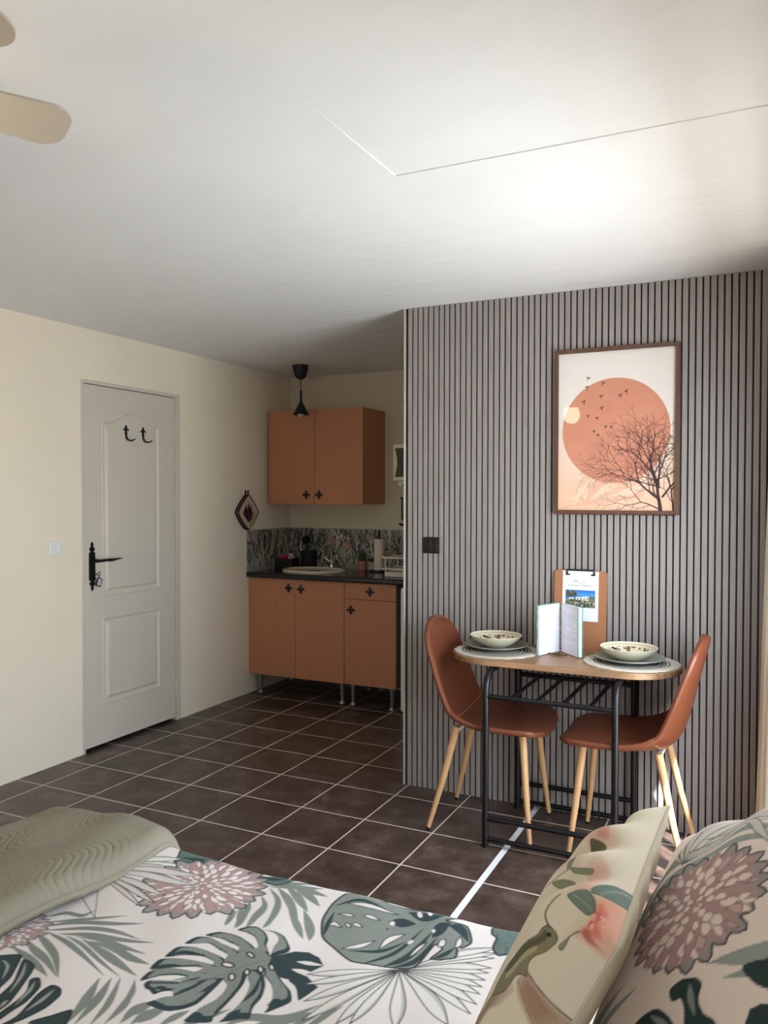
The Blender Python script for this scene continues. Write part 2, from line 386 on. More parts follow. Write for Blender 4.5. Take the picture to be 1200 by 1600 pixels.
def coat_hook(y, z, label):
    o = thing('coat_hook', label, 'hook', (X-.003, y, z), group='black iron coat hooks on the door')
    p = MB(); pl = [(0, .050), (.010, .036), (.009, .030), (.025, .020), (.024, .011), (.010, .018), (.009, .0), (.015, -.003), (.009, -.009), (.006, -.016)]
    p.prism([(a, b_) for a, b_ in pl] + [(-a, b_) for a, b_ in reversed(pl[1:])], 0, .004, 'yz'); p.build('hook_plate', m_iron, o, smooth=False, bevel=.0006)
    h = MB(); h.tube([(.003, 0, -.006), (.006, 0, -.024), (.016, .003, -.040), (.030, .012, -.046), (.044, .024, -.040), (.050, .030, -.032)], [.0065, .0065, .006, .005, .004, .0028], 10)
    h.build('hook_arm', m_iron, o)
coat_hook(3.606, 1.811, 'black iron coat hook high on the white door, nearer the handle side')
coat_hook(3.748, 1.809, 'black iron coat hook high on the white door, nearer the hinges')

sw = thing('light_switch', 'white double rocker light switch on cream wall beside the white door', 'light switch', (XL, 3.077, 1.161))
m_plastic = mat('white_plastic', (236, 236, 232), .35)
MB().box((-.001, -.041, -.041), (.008, .041, .041)).build('cover_frame', m_plastic, sw, bevel=.006, bseg=3)
for y in (-.014, .0145): MB().box((.006, y-.0138, -.028), (.013, y+.0138, .028)).build('rocker', m_plastic, sw, bevel=.002)
sw = thing('wall_switch', 'black square rocker switch plate on the slatted wall', 'light switch', (-1.505, YP, 1.2015))
m_bplas = mat('black_plastic', (20, 20, 21), .35)
MB().box((-.043, -.008, -.040), (.043, .001, .040)).build('cover_frame', m_bplas, sw, bevel=.007, bseg=3)
for x in (-.016, .0165): MB().box((x-.0155, -.013, -.029), (x+.0155, -.006, .029)).build('rocker', m_bplas, sw, bevel=.002)
# ------------------------------------------------------------------ kitchen
m_beech = mat('orange_beech', (190, 128, 92), .5, noise=.05, nscale=3, stretch=(14, 14, .9))
m_dark = mat('grey_carcass', (112, 104, 98), .6)
m_black = mat('black_metal', (14, 13, 13), .5)
m_granite = mat('black_granite', (22, 21, 22), .16, noise=.5, nscale=120)
m_steel = mat('brushed_steel', (150, 150, 150), .35, .8)
m_chrome = mat('chrome', (220, 220, 222), .12, 1.)
m_ceramic = mat('cream_ceramic', (226, 216, 196), .25, coat=.3)
FY = 4.83
def fleur_knob(parent, x, y, z, s=1.12):
    """black cross shaped pull"""
    k = MB()
    for a in range(4):
        c, s_ = math.cos(a*PI/2), math.sin(a*PI/2)
        pts = [(.003, -.004), (.010, -.0035), (.013, -.0095), (.019, -.0085), (.030, 0), (.019, .0085), (.013, .0095), (.010, .0035), (.003, .004)]
        k.prism([(x+s*(p*c-q*s_), z+s*(p*s_+q*c)) for p, q in pts], y-.007, y+.002, 'xz')
    k.lathe([(.0085*s, -.004), (.0085*s, .008), (.006*s, .014)], (x, y-.012, z), 12, 'y')
    return k.build('knob', m_black, parent, bevel=.001)
def cab_leg(parent, x, y, h=.150):
    k = MB(); k.lathe([(.026, h), (.026, h-.012), (.019, h-.016), (.015, h*.5), (.0125, .03), (.013, .018), (.022, .008), (.023, 0)], (x, y, 0), 16)
    return k.build('leg', m_steel, parent)
def front(parent, name, x0, x1, z0, z1, y=FY, m=None):
    return MB().box((x0+.0015, y, z0), (x1-.0015, y+.018, z1)).build(name, m or m_beech, parent, bevel=.0015)
cb = thing('sink_cabinet', 'orange beech two-door base cabinet under the oval sink', 'kitchen cabinet')
MB().box((-3.437, FY+.018, .150), (-2.648, 5.385, .846)).build('carcass', m_beech, cb, smooth=False)
d = front(cb, 'door', -3.438, -3.0435, .147, .848); fleur_knob(d, -3.096, FY, .786)
d = front(cb, 'door', -3.0435, -2.647, .147, .848); fleur_knob(d, -2.995, FY, .783)
for x, y in ((-3.385, 4.90), (-2.69, 4.885), (-3.39, 5.32), (-2.70, 5.32)): cab_leg(cb, x, y)
cb = thing('drawer_cabinet', 'narrow orange beech base cabinet with one drawer over a door, beside the white fridge', 'kitchen cabinet')
MB().box((-2.645, FY+.018, .152), (-2.256, 5.385, .846)).build('carcass', m_dark, cb, smooth=False)
d = front(cb, 'drawer', -2.646, -2.2545, .738, .850); fleur_knob(d, -2.449, FY, .792)
d = front(cb, 'door', -2.646, -2.2545, .150, .735); fleur_knob(d, -2.596, FY, .662)
for x, y in ((-2.605, 4.885), (-2.30, 4.87), (-2.60, 5.32), (-2.30, 5.32)): cab_leg(cb, x, y)
fg = thing('fridge', 'white under-counter fridge at the right end of the black worktop', 'fridge')
MB().box((-2.215, 4.86, .03), (-1.665, 5.38, .835)).build('body', m_plastic, fg, bevel=.006)
MB().box((-2.2155, 4.815, .012), (-1.6655, 4.857, .834)).build('door', m_plastic, fg, bevel=.008)
MB().box((-2.205, 4.87, .0), (-1.68, 5.37, .031)).build('plinth', m_black, fg, smooth=False)
tag(MB().box((-3.4405, 4.795, .852), (-1.64, 5.397, .890)).build('worktop', m_granite, bevel=.010, bseg=3), 'glossy black worktop running along the kitchen back wall', 'worktop')
# printed wall tiles behind the worktop
cv = Canvas(0, 0, 3.2, .31, .0012, (160, 157, 146)); R_ = np.random.RandomState(5)
for i in range(46):
    x = R_.uniform(0, 3.2); g = R_.randint(90, 150); cv.blade([(x, -.02), (x+R_.uniform(-.05, .05), .15), (x+R_.uniform(-.10, .10), .33)], R_.uniform(.012, .05), (g, g+4, g), skew=.5)
greens = [(84, 70, 58), (66, 58, 46), (214, 208, 192), (204, 200, 186), (190, 180, 160), (58, 68, 58), (92, 104, 90), (44, 50, 46), (150, 150, 138), (176, 172, 158), (70, 60, 54), (112, 120, 108), (36, 52, 42)]
for i in range(760):
    x, y = R_.uniform(0, 3.2), R_.uniform(-.02, .30); a = R_.normal(PI/2, .5); l = R_.uniform(.05, .17); bend = R_.uniform(-.04, .04)
    e = (x+l*math.cos(a), y+l*math.sin(a)); mid = ((x+e[0])/2 - bend*math.sin(a), (y+e[1])/2 + bend*math.cos(a))
    cv.blade([(x, y), mid, e], R_.uniform(.004, .016), greens[R_.randint(len(greens))], out=(40, 42, 38) if R_.rand() < .5 else None, ow=.0018)
for fx, fy, r, c in ((1.10, .17, .03, (196, 150, 120)), (1.42, .12, .034, (206, 152, 92)), (.99, .20, .028, (180, 130, 124)), (2.02, .12, .024, (190, 120, 104)), (.48, .17, .03, (168, 118, 100)), (1.62, .06, .026, (202, 168, 120))):
    for k in range(7):
        a = k*2*PI/7+.3; cv.blade([(fx, fy), (fx+r*.6*math.cos(a+.2), fy+r*.6*math.sin(a+.2)), (fx+r*1.3*math.cos(a), fy+r*1.3*math.sin(a))], r*.7, c, out=(96, 70, 56), ow=.0015)
for k in range(0, 34):
    cv.line([(k*.20-.01, 0), (k*.20-.01, .31)], .003, (96, 96, 90))
m_tile = attr_mat('printed_tile', .22, spec=.5)
xs = np.arange(XL, -1.2, .0035); zs = np.arange(.8905, 1.189, .0035)
Xg_, Zg_ = np.meshgrid(xs, zs, indexing='ij'); V = np.stack([Xg_, np.full_like(Xg_, YB-.006), Zg_], -1)
struct(grid_obj('wall_backsplash', V, m_tile, color=cv.sample(Xg_-XL+.60, Zg_-.8905)))
ys = np.arange(YB-.006, 4.803, -.0035); Yg_, Zg_ = np.meshgrid(ys[::-1], zs, indexing='ij'); V = np.stack([np.full_like(Yg_, XL+.006), Yg_, Zg_], -1)
struct(grid_obj('wall_backsplash', V, m_tile, color=cv.sample(Yg_-4.80, Zg_-.8905)))
m_trim = mat('tile_trim', (190, 182, 164), .5)
b = MB(); b.box((XL, 4.797, .8905), (XL+.008, 4.803, 1.193)).box((XL, 4.797, 1.189), (XL+.008, YB, 1.193)).box((XL, YB-.008, 1.189), (-1.2, YB, 1.193))
struct(b.build('trim_1', m_trim, smooth=False))
# oval inset sink
sk = thing('sink', 'cream oval basin set into the black worktop', 'sink', (-3.035, 5.075, .890))
def oval(prof, sx, sy, seg=56):
    k = MB(); k.lathe(prof, seg=seg); k.v = [(x*sx, y*sy, z) for x, y, z in k.v]; return k
oval([(.995, .0005), (1.0, .006), (.985, .0135), (.93, .016), (.88, .0135), (.85, .006), (.78, .0035), (.4, .0025), (.0, .002)], .245, .195).build('basin', m_ceramic, sk)
MB().lathe([(.021, 0), (.021, .003), (.012, .004)], (.035, -.015, .003), 20).build('drain', m_black, sk)
MB().lathe([(.010, 0), (.010, .003), (.004, .004)], (.05, -.13, .0125), 16).build('overflow_plug', m_black, sk)
fc = thing('faucet', 'chrome two-handle tap standing behind the oval sink', 'faucet', (-3.02, 5.315, .890))
k = MB(); k.lathe([(.030, 0), (.030, .008), (.018, .014), (.015, .05), (.017, .06), (.012, .07)], seg=20)
k.tube([(0, 0, .05), (0, -.005, .12), (0, -.03, .175), (0, -.08, .19), (0, -.12, .175), (0, -.13, .155)], [.011, .010, .0095, .009, .009, .010], 12)
k.build('body', m_chrome, fc)
for s in (-1, 1):
    h = MB(); h.tube([(s*.010, 0, .045), (s*.050, -.01, .075)], .010, 12)
    for a in range(4):
        c = Vector((s*.056, -.012, .080)); ax = Vector((s*.75, -.2, .6)).normalized(); u = ax.orthogonal().normalized(); w_ = ax.cross(u)
        e = c + (u*math.cos(a*PI/2+.5) + w_*math.sin(a*PI/2+.5))*.026; h.tube([c, e], [.005, .0065], 8)
    h.lathe([(.009, -.008), (.009, .008)], (s*.056, -.012, .080), 10); h.build('cross_handle', m_chrome, fc)
# things standing on the worktop
CT = .890
cd_ = thing('sponge_caddy', 'low black sink caddy in the left corner of the worktop', 'caddy', (-3.352, 5.205, CT), math.radians(2))
k = MB(); k.box((-.075, -.055, 0), (.075, .055, .006)); t = .004
k.box((-.075, -.055, .006), (.075, -.055+t, .075)).box((-.075, .055-t, .006), (.075, .055, .075)).box((-.075, -.055+t, .006), (-.075+t, .055-t, .075)).box((.075-t, -.055+t, .006), (.075, .055-t, .075))
k.build('tray', m_black, cd_, bevel=.002)
sp = MB().box((-.030, -.018, 0), (.030, .018, .085)).build('sponge', mat('red_sponge', (190, 30, 34), .9), bevel=.006)
sp.location = (-3.377, 5.21, CT+.0065); tag(sp, 'red sponge standing in the low black sink caddy', 'sponge')
bx = thing('scourer_packet', 'small red and white patterned packet standing in the black caddy', 'packet', (-3.312, 5.20, CT+.0065), .2)
MB().box((-.020, -.012, 0), (.020, .012, .105)).build('pouch', mat('packet_white', (206, 186, 180), .6), bx, bevel=.004)
k = MB()
for q in range(5): k.box((-.014+.012*(q % 2), -.0135, .02+.016*q), (-.002+.012*(q % 2), -.0118, .032+.016*q))
k.build('pattern', mat('packet_red', (150, 40, 44), .6), bx, smooth=False)
pt = thing('utensil_pot', 'tall black square pot to the right of the low sink caddy', 'pot', (-3.232, 5.325, CT))
k = MB(); k.box((-.045, -.045, 0), (.045, .045, .006)); k.box((-.045, -.045, .006), (.045, -.041, .128)).box((-.045, .041, .006), (.045, .045, .128)).box((-.045, -.041, .006), (-.041, .041, .128)).box((.041, -.041, .006), (.045, .041, .128))
k.build('holder', m_black, pt, bevel=.002)
br = thing('dish_brush', 'black round-headed dish brush standing up in the tall black pot', 'brush', (-3.252, 5.33, CT+.0065))
MB().tube([(0, 0, 0), (-.004, 0, .10), (-.006, .002, .185)], [.007, .006, .005], 10).build('handle', m_black, br)
MB().lathe([(.0, -.03), (.022, -.024), (.031, -.008), (.031, .008), (.022, .024), (0, .03)], (-.007, -.002, .205), 20, 'y').build('brush_head', mat('brush_bristle', (20, 18, 18), .95, bump=.003, bscale=300), br)
def plant(x, y, label, potc, r, h, kind):
    o = thing('potted_plant', label, 'plant', (x, y, CT), group='small potted plants by the paper towel')
    MB().lathe([(r*.78, 0), (r*.92, h*.8), (r, h*.82), (r, h), (r*.9, h), (r*.88, h*.85)], seg=24).build('pot', mat('pot_'+kind, potc, .6), o)
    MB().lathe([(r*.9, 0), (0, .004)], (0, 0, h*.84), 20).build('soil', mat('soil_'+kind, (50, 38, 30), .95), o)
    mg = mat('plant_'+kind, (52, 70, 46), .7); k = MB()
    if kind == 'cactus':
        n = 16; prof = [(.020, 0), (.026, .02), (.026, .045), (.018, .064), (.004, .070)]
        kk = MB(); kk.lathe(prof, (0, 0, h*.84), 32)
        kk.v = [(x_*(1+.12*math.cos(8*math.atan2(y_, x_))), y_*(1+.12*math.cos(8*math.atan2(y_, x_))), z_) for x_, y_, z_ in kk.v]; k = kk
        for q in range(6): a = q*PI/3; k.tube([(0, 0, h*.84+.03), (.022*math.cos(a), .022*math.sin(a), h*.84+.05), (.035*math.cos(a), .035*math.sin(a), h*.84+.085)], [.006, .005, .001], 6)
    else:
        for q in range(16):
            a = q*2.4; l = .022+.012*((q*7) % 5)/5; k.tube([(.004*math.cos(a), .004*math.sin(a), h*.84), (.6*l*math.cos(a), .6*l*math.sin(a), h*.84+.02), (l*math.cos(a), l*math.sin(a), h*.84+.028+.006*(q % 3))], [.003, .0065, .001], 6, flat=.6)
    k.build('foliage', mg, o)
plant(-2.765, 5.325, 'small dark cactus in a pink terracotta pot on the worktop', (198, 120, 104), .032, .064, 'cactus')
plant(-2.688, 5.335, 'low green succulent in a pale grey pot beside the paper towel', (166, 160, 148), .033, .062, 'succulent')
pr = thing('paper_towel_holder', 'white paper towel roll on a black upright stand on the worktop', 'paper towel holder', (-2.580, 5.235, CT))
MB().lathe([(.070, 0), (.070, .008), (.066, .011), (.008, .012)], seg=32).build('base', m_black, pr)
MB().tube([(0, 0, .01), (0, 0, .300)], .0095, 12).build('pole', m_black, pr)
MB().lathe([(.012, .0), (.036, 0), (.0375, .004), (.0375, .221), (.036, .225), (.012, .225)], (0, 0, .0125), 36).build('paper_roll', mat('paper_towel', (226, 214, 200), .9, bump=.0006, bscale=200), pr)
rk = thing('dish_rack', 'white wire dish rack with a drip tray beside the slatted wall end', 'dish rack', (-2.235, 5.06, CT))
m_wire = mat('white_wire', (222, 216, 204), .4)
for s in (-1, 1):
    for y in (-.10, .10): MB().tube([(s*.16, y, 0), (s*.16, y, .135)], .006, 10).build('post', m_wire, rk)
for z in (.05, .128):
    k = MB()
    for y in (-.10, .10): k.tube([(-.185, y, z), (.185, y, z)], .007, 8)
    for s in (-1, 1): k.tube([(s*.165, -.10, z), (s*.165, .10, z)], .005, 8)
    for q in range(9): k.tube([(-.14+.035*q, -.10, z), (-.14+.035*q, .10, z)], .003, 6)
    k.build('wire_tier', m_wire, rk)
k = MB(); k.box((-.15, -.135, .0015), (.17, .12, .008)).box((-.15, -.135, .008), (.17, -.128, .034)).box((-.15, .113, .008), (.17, .12, .034)).box((-.15, -.128, .008), (-.143, .113, .034)).box((.163, -.128, .008), (.17, .113, .034))
k.build('drip_tray', m_wire, rk, bevel=.002)
# wall cabinet
wc = thing('wall_cabinet', 'orange beech wall cabinet with two doors above the sink', 'kitchen cabinet')
WY = 5.035
MB().box((-3.405, WY+.018, 1.381), (-2.610, 5.396, 2.068)).build('carcass', m_beech, wc, bevel=.001)
d = front(wc, 'door', -3.406, -3.005, 1.379, 2.070, WY); fleur_knob(d, -3.075, WY, 1.449)
d = front(wc, 'door', -3.005, -2.609, 1.379, 2.070, WY); fleur_knob(d, -2.967, WY, 1.449)
# pendant lamp
pl = thing('pendant_lamp', 'small black cone pendant lamp hanging in front of the wall cabinet', 'lamp', (-3.038, 4.897, ZC))
MB().lathe([(.058, 0), (.057, -.012), (.050, -.050), (.036, -.085), (.018, -.098), (.004, -.099)], seg=32).build('ceiling_cup', m_black, pl)
MB().tube([(0, 0, -.098), (.002, 0, -.14), (.004, 0, -.182)], .0032, 8).build('cord', m_black, pl)
MB().lathe([(.004, -.176), (.009, -.180), (.010, -.262), (.016, -.270), (.0585, -.350), (.0565, -.350), (.012, -.272)], (.004, 0, 0), 32).build('shade', m_black, pl)
MB().lathe([(0, -.368), (.014, -.366), (.022, -.356), (.024, -.345), (.016, -.33), (.010, -.31)], (.004, 0, 0), 20).build('bulb', mat('bulb_glass', (214, 200, 190), .2), pl)
# microwave on a wall bracket, mostly behind the partition
mw = thing('microwave', 'cream microwave oven on a white wall bracket, half hidden by slatted wall', 'microwave', (-2.355, 5.0, 1.545))
m_cream = mat('cream_plastic', (232, 216, 176), .4)
MB().box((0, .02, 0), (.46, .375, .250)).build('body', m_cream, mw, bevel=.005)
k = MB(); k.box((0, -.006, 0), (.46, .0195, .250)); k.build('door_frame', m_cream, mw, bevel=.004)
pts = [(.016+.016*math.cos(t*PI/2), .125+.098*t) for t in np.linspace(-1, 1, 17)]
MB().prism([(x, z) for x, z in pts] + [(.33, .223), (.33, .027)], -.010, -.0055, 'xz').build('window', mat('microwave_window', (24, 26, 24), .15), mw, smooth=False)
MB().box((.36, -.009, .03), (.44, -.0055, .22)).build('control_panel', mat('panel_grey', (60, 60, 58), .4), mw, smooth=False)
bk = thing('wall_bracket', 'white bracket shelf holding the cream microwave on the kitchen wall', 'shelf', (-2.34, 5.397, 1.515))
MB().box((.0, -.36, .012), (.42, 0, .029)).build('shelf_board', m_plastic, bk, bevel=.003)
for x in (.005, .39): MB().box((x, -.36, -.004), (x+.03, 0, .0115)).build('arm', m_plastic, bk, bevel=.002)
sp = thing('wooden_ladle', 'dark brown wooden ladle hanging below the microwave on the kitchen wall', 'ladle', (-2.468, 5.390, 1.355))
MB().tube([(0, 0, .06), (0, -.003, -.02), (.004, -.006, -.09)], [.005, .006, .007], 8).build('handle', mat('dark_wood', (72, 34, 26), .5), sp)
MB().lathe([(0, -.016), (.020, -.010), (.030, .002), (.028, .003), (.018, -.006), (0, -.011)], (.006, -.012, -.120), 20).build('ladle_cup', bpy.data.materials['dark_wood'], sp)
MB().lathe([(.006, 0), (.010, -.010), (.010, -.018), (.004, -.022)], (0, .008, .068), 12, 'y').build('wall_peg', m_black, sp)
# quilted pot holders on the left wall
def potholder(y, z, off, label, printed):
    o = thing('pot_holder', label, 'pot holder', (XL+off, y, z), group='pot holders by the worktop')
    n = 28; T = []
    for k in range(n*4):
        a = 2*PI*k/(n*4); e = .84; r = 1/((abs(math.cos(a))**(1/e*1.0)+abs(math.sin(a))**(1/e*1.0))**(e)); T.append((r*math.cos(a)*.120, r*math.sin(a)*.122))
    MB().prism(T, .0, .010, 'yz').build('pad', mat('pot_holder_cloth', (200, 180, 160), .9), o, smooth=True, bevel=.003)
    k = MB(); k.tube([(.005, p*1.01, q*1.01) for p, q in T] + [(.005, T[0][0]*1.01, T[0][1]*1.01)], .0065, 8, caps=False); k.build('piping', mat('pot_holder_trim', (44, 20, 18), .8), o)
    k = MB(); k.tube([(.005, 0, .118), (.006, -.0045, .135), (.006, -.0045, .156), (.006, .002, .158), (.006, .003, .138), (.005, .002, .118)], .0035, 8); k.build('hanging_loop', bpy.data.materials['pot_holder_trim'], o)
    if printed:
        k = MB(); k.prism([(-.07, -.01), (-.03, .06), (-.02, .02), (.0, .075), (.012, .03), (.030, .055), (.038, .0), (.055, .012), (.03, -.055), (.0, -.075), (-.03, -.05)], .0101, .0108, 'yz'); k.build('leaf_print', mat('print_maroon', (58, 30, 32), .9), o, smooth=False)
        k = MB(); k.prism([(.035, -.055), (.062, -.005), (.076, -.02), (.05, -.07)], .0101, .0108, 'yz').prism([(.005, -.085), (.03, -.06), (.04, -.075), (.012, -.10)], .0101, .0108, 'yz'); k.build('yellow_print', mat('print_yellow', (150, 134, 60), .9), o, smooth=False)
    return o
potholder(4.787, 1.322, .001, 'pot holder hanging behind another one on the left kitchen wall', False)
p = potholder(4.793, 1.322, .020, 'front diamond pot holder with maroon leaf print on the left kitchen wall', True)
# ------------------------------------------------------------------ dining table by the slatted wall
m_top = mat('table_oak', (150, 114, 82), .40, noise=.42, nscale=3, stretch=(1.3, 24, 6), bump=.0004, bscale=8)
m_tube = mat('black_tube', (17, 18, 20), .35, .2)
TY0, TY1, TX0, TX1, TZ = 3.195, 3.622, -1.290, -.322, .757
tb = thing('dining_table', 'small oval wood-top dining table with black tube frame against the slatted wall', 'table', ((TX0+TX1)/2, (TY0+TY1)/2, 0))
tox, toy = (TX0+TX1)/2, (TY0+TY1)/2; r = (TY1-TY0)/2; hl = (TX1-TX0)/2 - r
o_ = [(hl + r*math.cos(a), r*math.sin(a)) for a in np.linspace(-PI/2, PI/2, 25)] + [(-hl + r*math.cos(a), r*math.sin(a)) for a in np.linspace(PI/2, 3*PI/2, 25)]
o_ = [(math.copysign(abs(x)**1, x), y) for x, y in o_]
MB().prism(o_, TZ-.024, TZ).build('tabletop', m_top, tb, bevel=.002)
lx0, lx1, fy, by, zt = -1.056-tox, -.537-tox, 3.134-toy, 3.594-toy, TZ-.0385
for y, nm in ((fy, 'front'), (by, 'rear')):
    for x in (lx0, lx1):
        d = .088 if nm == 'front' else -.03; h = .085 if nm == 'front' else .04
        MB().tube([(x, y, 0), (x, y, .55)] + [(x, y+d*(1-math.cos(t)), zt-h+h*math.sin(t)) for t in np.linspace(0, PI/2, 9)], .0138, 14).build('leg', m_tube, tb)
    for z in (.034, .118): MB().tube([(lx0, y, z), (lx1, y, z)], .0105, 12).build('lower_rail', m_tube, tb)
    MB().tube([(lx0, y, .622), (lx1, y, .622)], .010, 12).build('rack_rail', m_tube, tb)
for x in (lx0, lx1): MB().tube([(x, fy+.088, zt), (x, by-.03, zt)], .0138, 14).build('top_rail', m_tube, tb)
for q in range(4):
    x = lx0 + .105 + .105*q; MB().tube([(x, fy, .622), (x, by, .622)], .0085, 10).build('rack_bar', m_tube, tb)
# ------------------------------------------------------------------ shell chairs
m_leather = mat('tan_leather', (112, 60, 37), .36, noise=.10, nscale=4, bump=.0006, bscale=220)
m_legw = mat('light_wood_leg', (205, 160, 112), .45, noise=.06, nscale=2, stretch=(30, 30, 2))
m_bracket = mat('chair_bracket', (214, 206, 192), .5)
m_stitch = mat('pale_stitch', (176, 140, 110), .8)
def make_chair(label, x, y, rz):
    o = thing('dining_chair', label, 'chair', (x, y, 0), rz, 'tan leather chairs at the small table')
    # side profile of the seat shell: front lip, seat, bend, back  (x forward, z up)
    C = smooth([(.230, .442), (.218, .456), (.17, .463), (.10, .458), (0, .452), (-.09, .449), (-.155, .460), (-.195, .490), (-.222, .540), (-.245, .620), (-.268, .720), (-.292, .820), (-.305, .872), (-.308, .888)], 8)
    s = np.r_[0, np.cumsum(np.linalg.norm(np.diff(C, axis=0), axis=1))]; s /= s[-1]
    ns, nw = 70, 33; sv = np.linspace(0, 1, ns); sv = .5-.5*np.cos(sv*PI)*(.85) - .0; sv = (sv-sv[0])/(sv[-1]-sv[0])
    P = np.stack([np.interp(sv, s, C[:, 0]), np.interp(sv, s, C[:, 1])], 1)
    hw = np.interp(sv, [0, .04, .12, .25, .38, .48, .58, .70, .85, .94, 1], [.185, .205, .220, .226, .222, .212, .205, .203, .190, .170, .140])
    e0 = np.clip(1-(np.clip(.075-sv, 0, 1)/.075)**2.4, 0, 1)**.42; e1 = np.clip(1-(np.clip(sv-.87, 0, 1)/.13)**2.3, 0, 1)**.46
    hw = hw*np.minimum(e0*.999+.001, e1*.999+.001)
    curl = np.interp(sv, [0, .1, .3, .45, .6, .8, 1], [.006, .012, .028, .060, .055, .035, .015])
    T = np.gradient(P, axis=0); T /= np.linalg.norm(T, axis=1)[:, None]
    Nn = np.stack([T[:, 1], -T[:, 0]], 1)                     # towards the sitter
    wv = np.sin(np.linspace(-1, 1, nw)*PI/2)
    V = np.zeros((ns, nw, 3))
    for j, w_ in enumerate(wv):
        c = curl*abs(w_)**2.2
        V[:, j, 0] = P[:, 0] + Nn[:, 0]*c; V[:, j, 1] = hw*w_; V[:, j, 2] = P[:, 1] + Nn[:, 1]*c
    sh = grid_obj('seat_shell', V, m_leather, o)
    so = sh.modifiers.new('thick', 'SOLIDIFY'); so.thickness = .024; so.offset = 0
    so.use_rim = True
    sb = sh.modifiers.new('sub', 'SUBSURF'); sb.levels = 1; sb.render_levels = 1
    rim = [V[i, 0] for i in range(ns)] + [V[-1, j] for j in range(1, nw)] + [V[i, -1] for i in range(ns-2, -1, -1)] + [V[0, j] for j in range(nw-2, 0, -1)]
    rim = [p for k, p in enumerate(rim) if k == 0 or np.linalg.norm(p-rim[k-1]) > .004]
    MB().tube(rim + [rim[0]], .0128, 8, caps=False).build('edge_piping', m_leather, sh)
    k0 = int(np.argmin(np.abs(sv-.46))); off = .0135
    for sg in (1, -1):
        line = [(V[k0, j, 0] + sg*Nn[k0, 0]*off, V[k0, j, 1], V[k0, j, 2] + sg*Nn[k0, 1]*off) for j in range(1, nw-1)]
        MB().tube(line, .0011, 5).build('stitch_line', m_stitch, sh)
    k = MB(); k.box((-.155, -.020, .430), (.155, .020, .440)); k.box((.133, -.122, .424), (.155, .122, .440)); k.box((-.155, -.122, .424), (-.133, .122, .440))
    k.build('under_frame', m_bracket, o, bevel=.003)
    for (tx, ty), (fx, fy_) in (((.145, .130), (.190, .183)), ((.145, -.130), (.190, -.183)), ((-.145, .130), (-.252, .190)), ((-.145, -.130), (-.252, -.190))):
        lg = MB().tube([(tx, ty, .446), (tx+(fx-tx)*.5, ty+(fy_-ty)*.5, .21), (fx, fy_, .012)], [.0165, .0135, .0095], 14).build('leg', m_legw, o)
        MB().tube([(fx, fy_, .0), (fx, fy_, .0125)], .0092, 10).build('foot_cap', m_tube, lg)
    return o
chL = make_chair('tan leather shell chair with splayed wood legs at the left end of the table', -1.086, 3.386, math.radians(2))
chR = make_chair('tan leather shell chair with splayed wood legs at the right end, nearest the curtain', -.536, 3.372, PI)
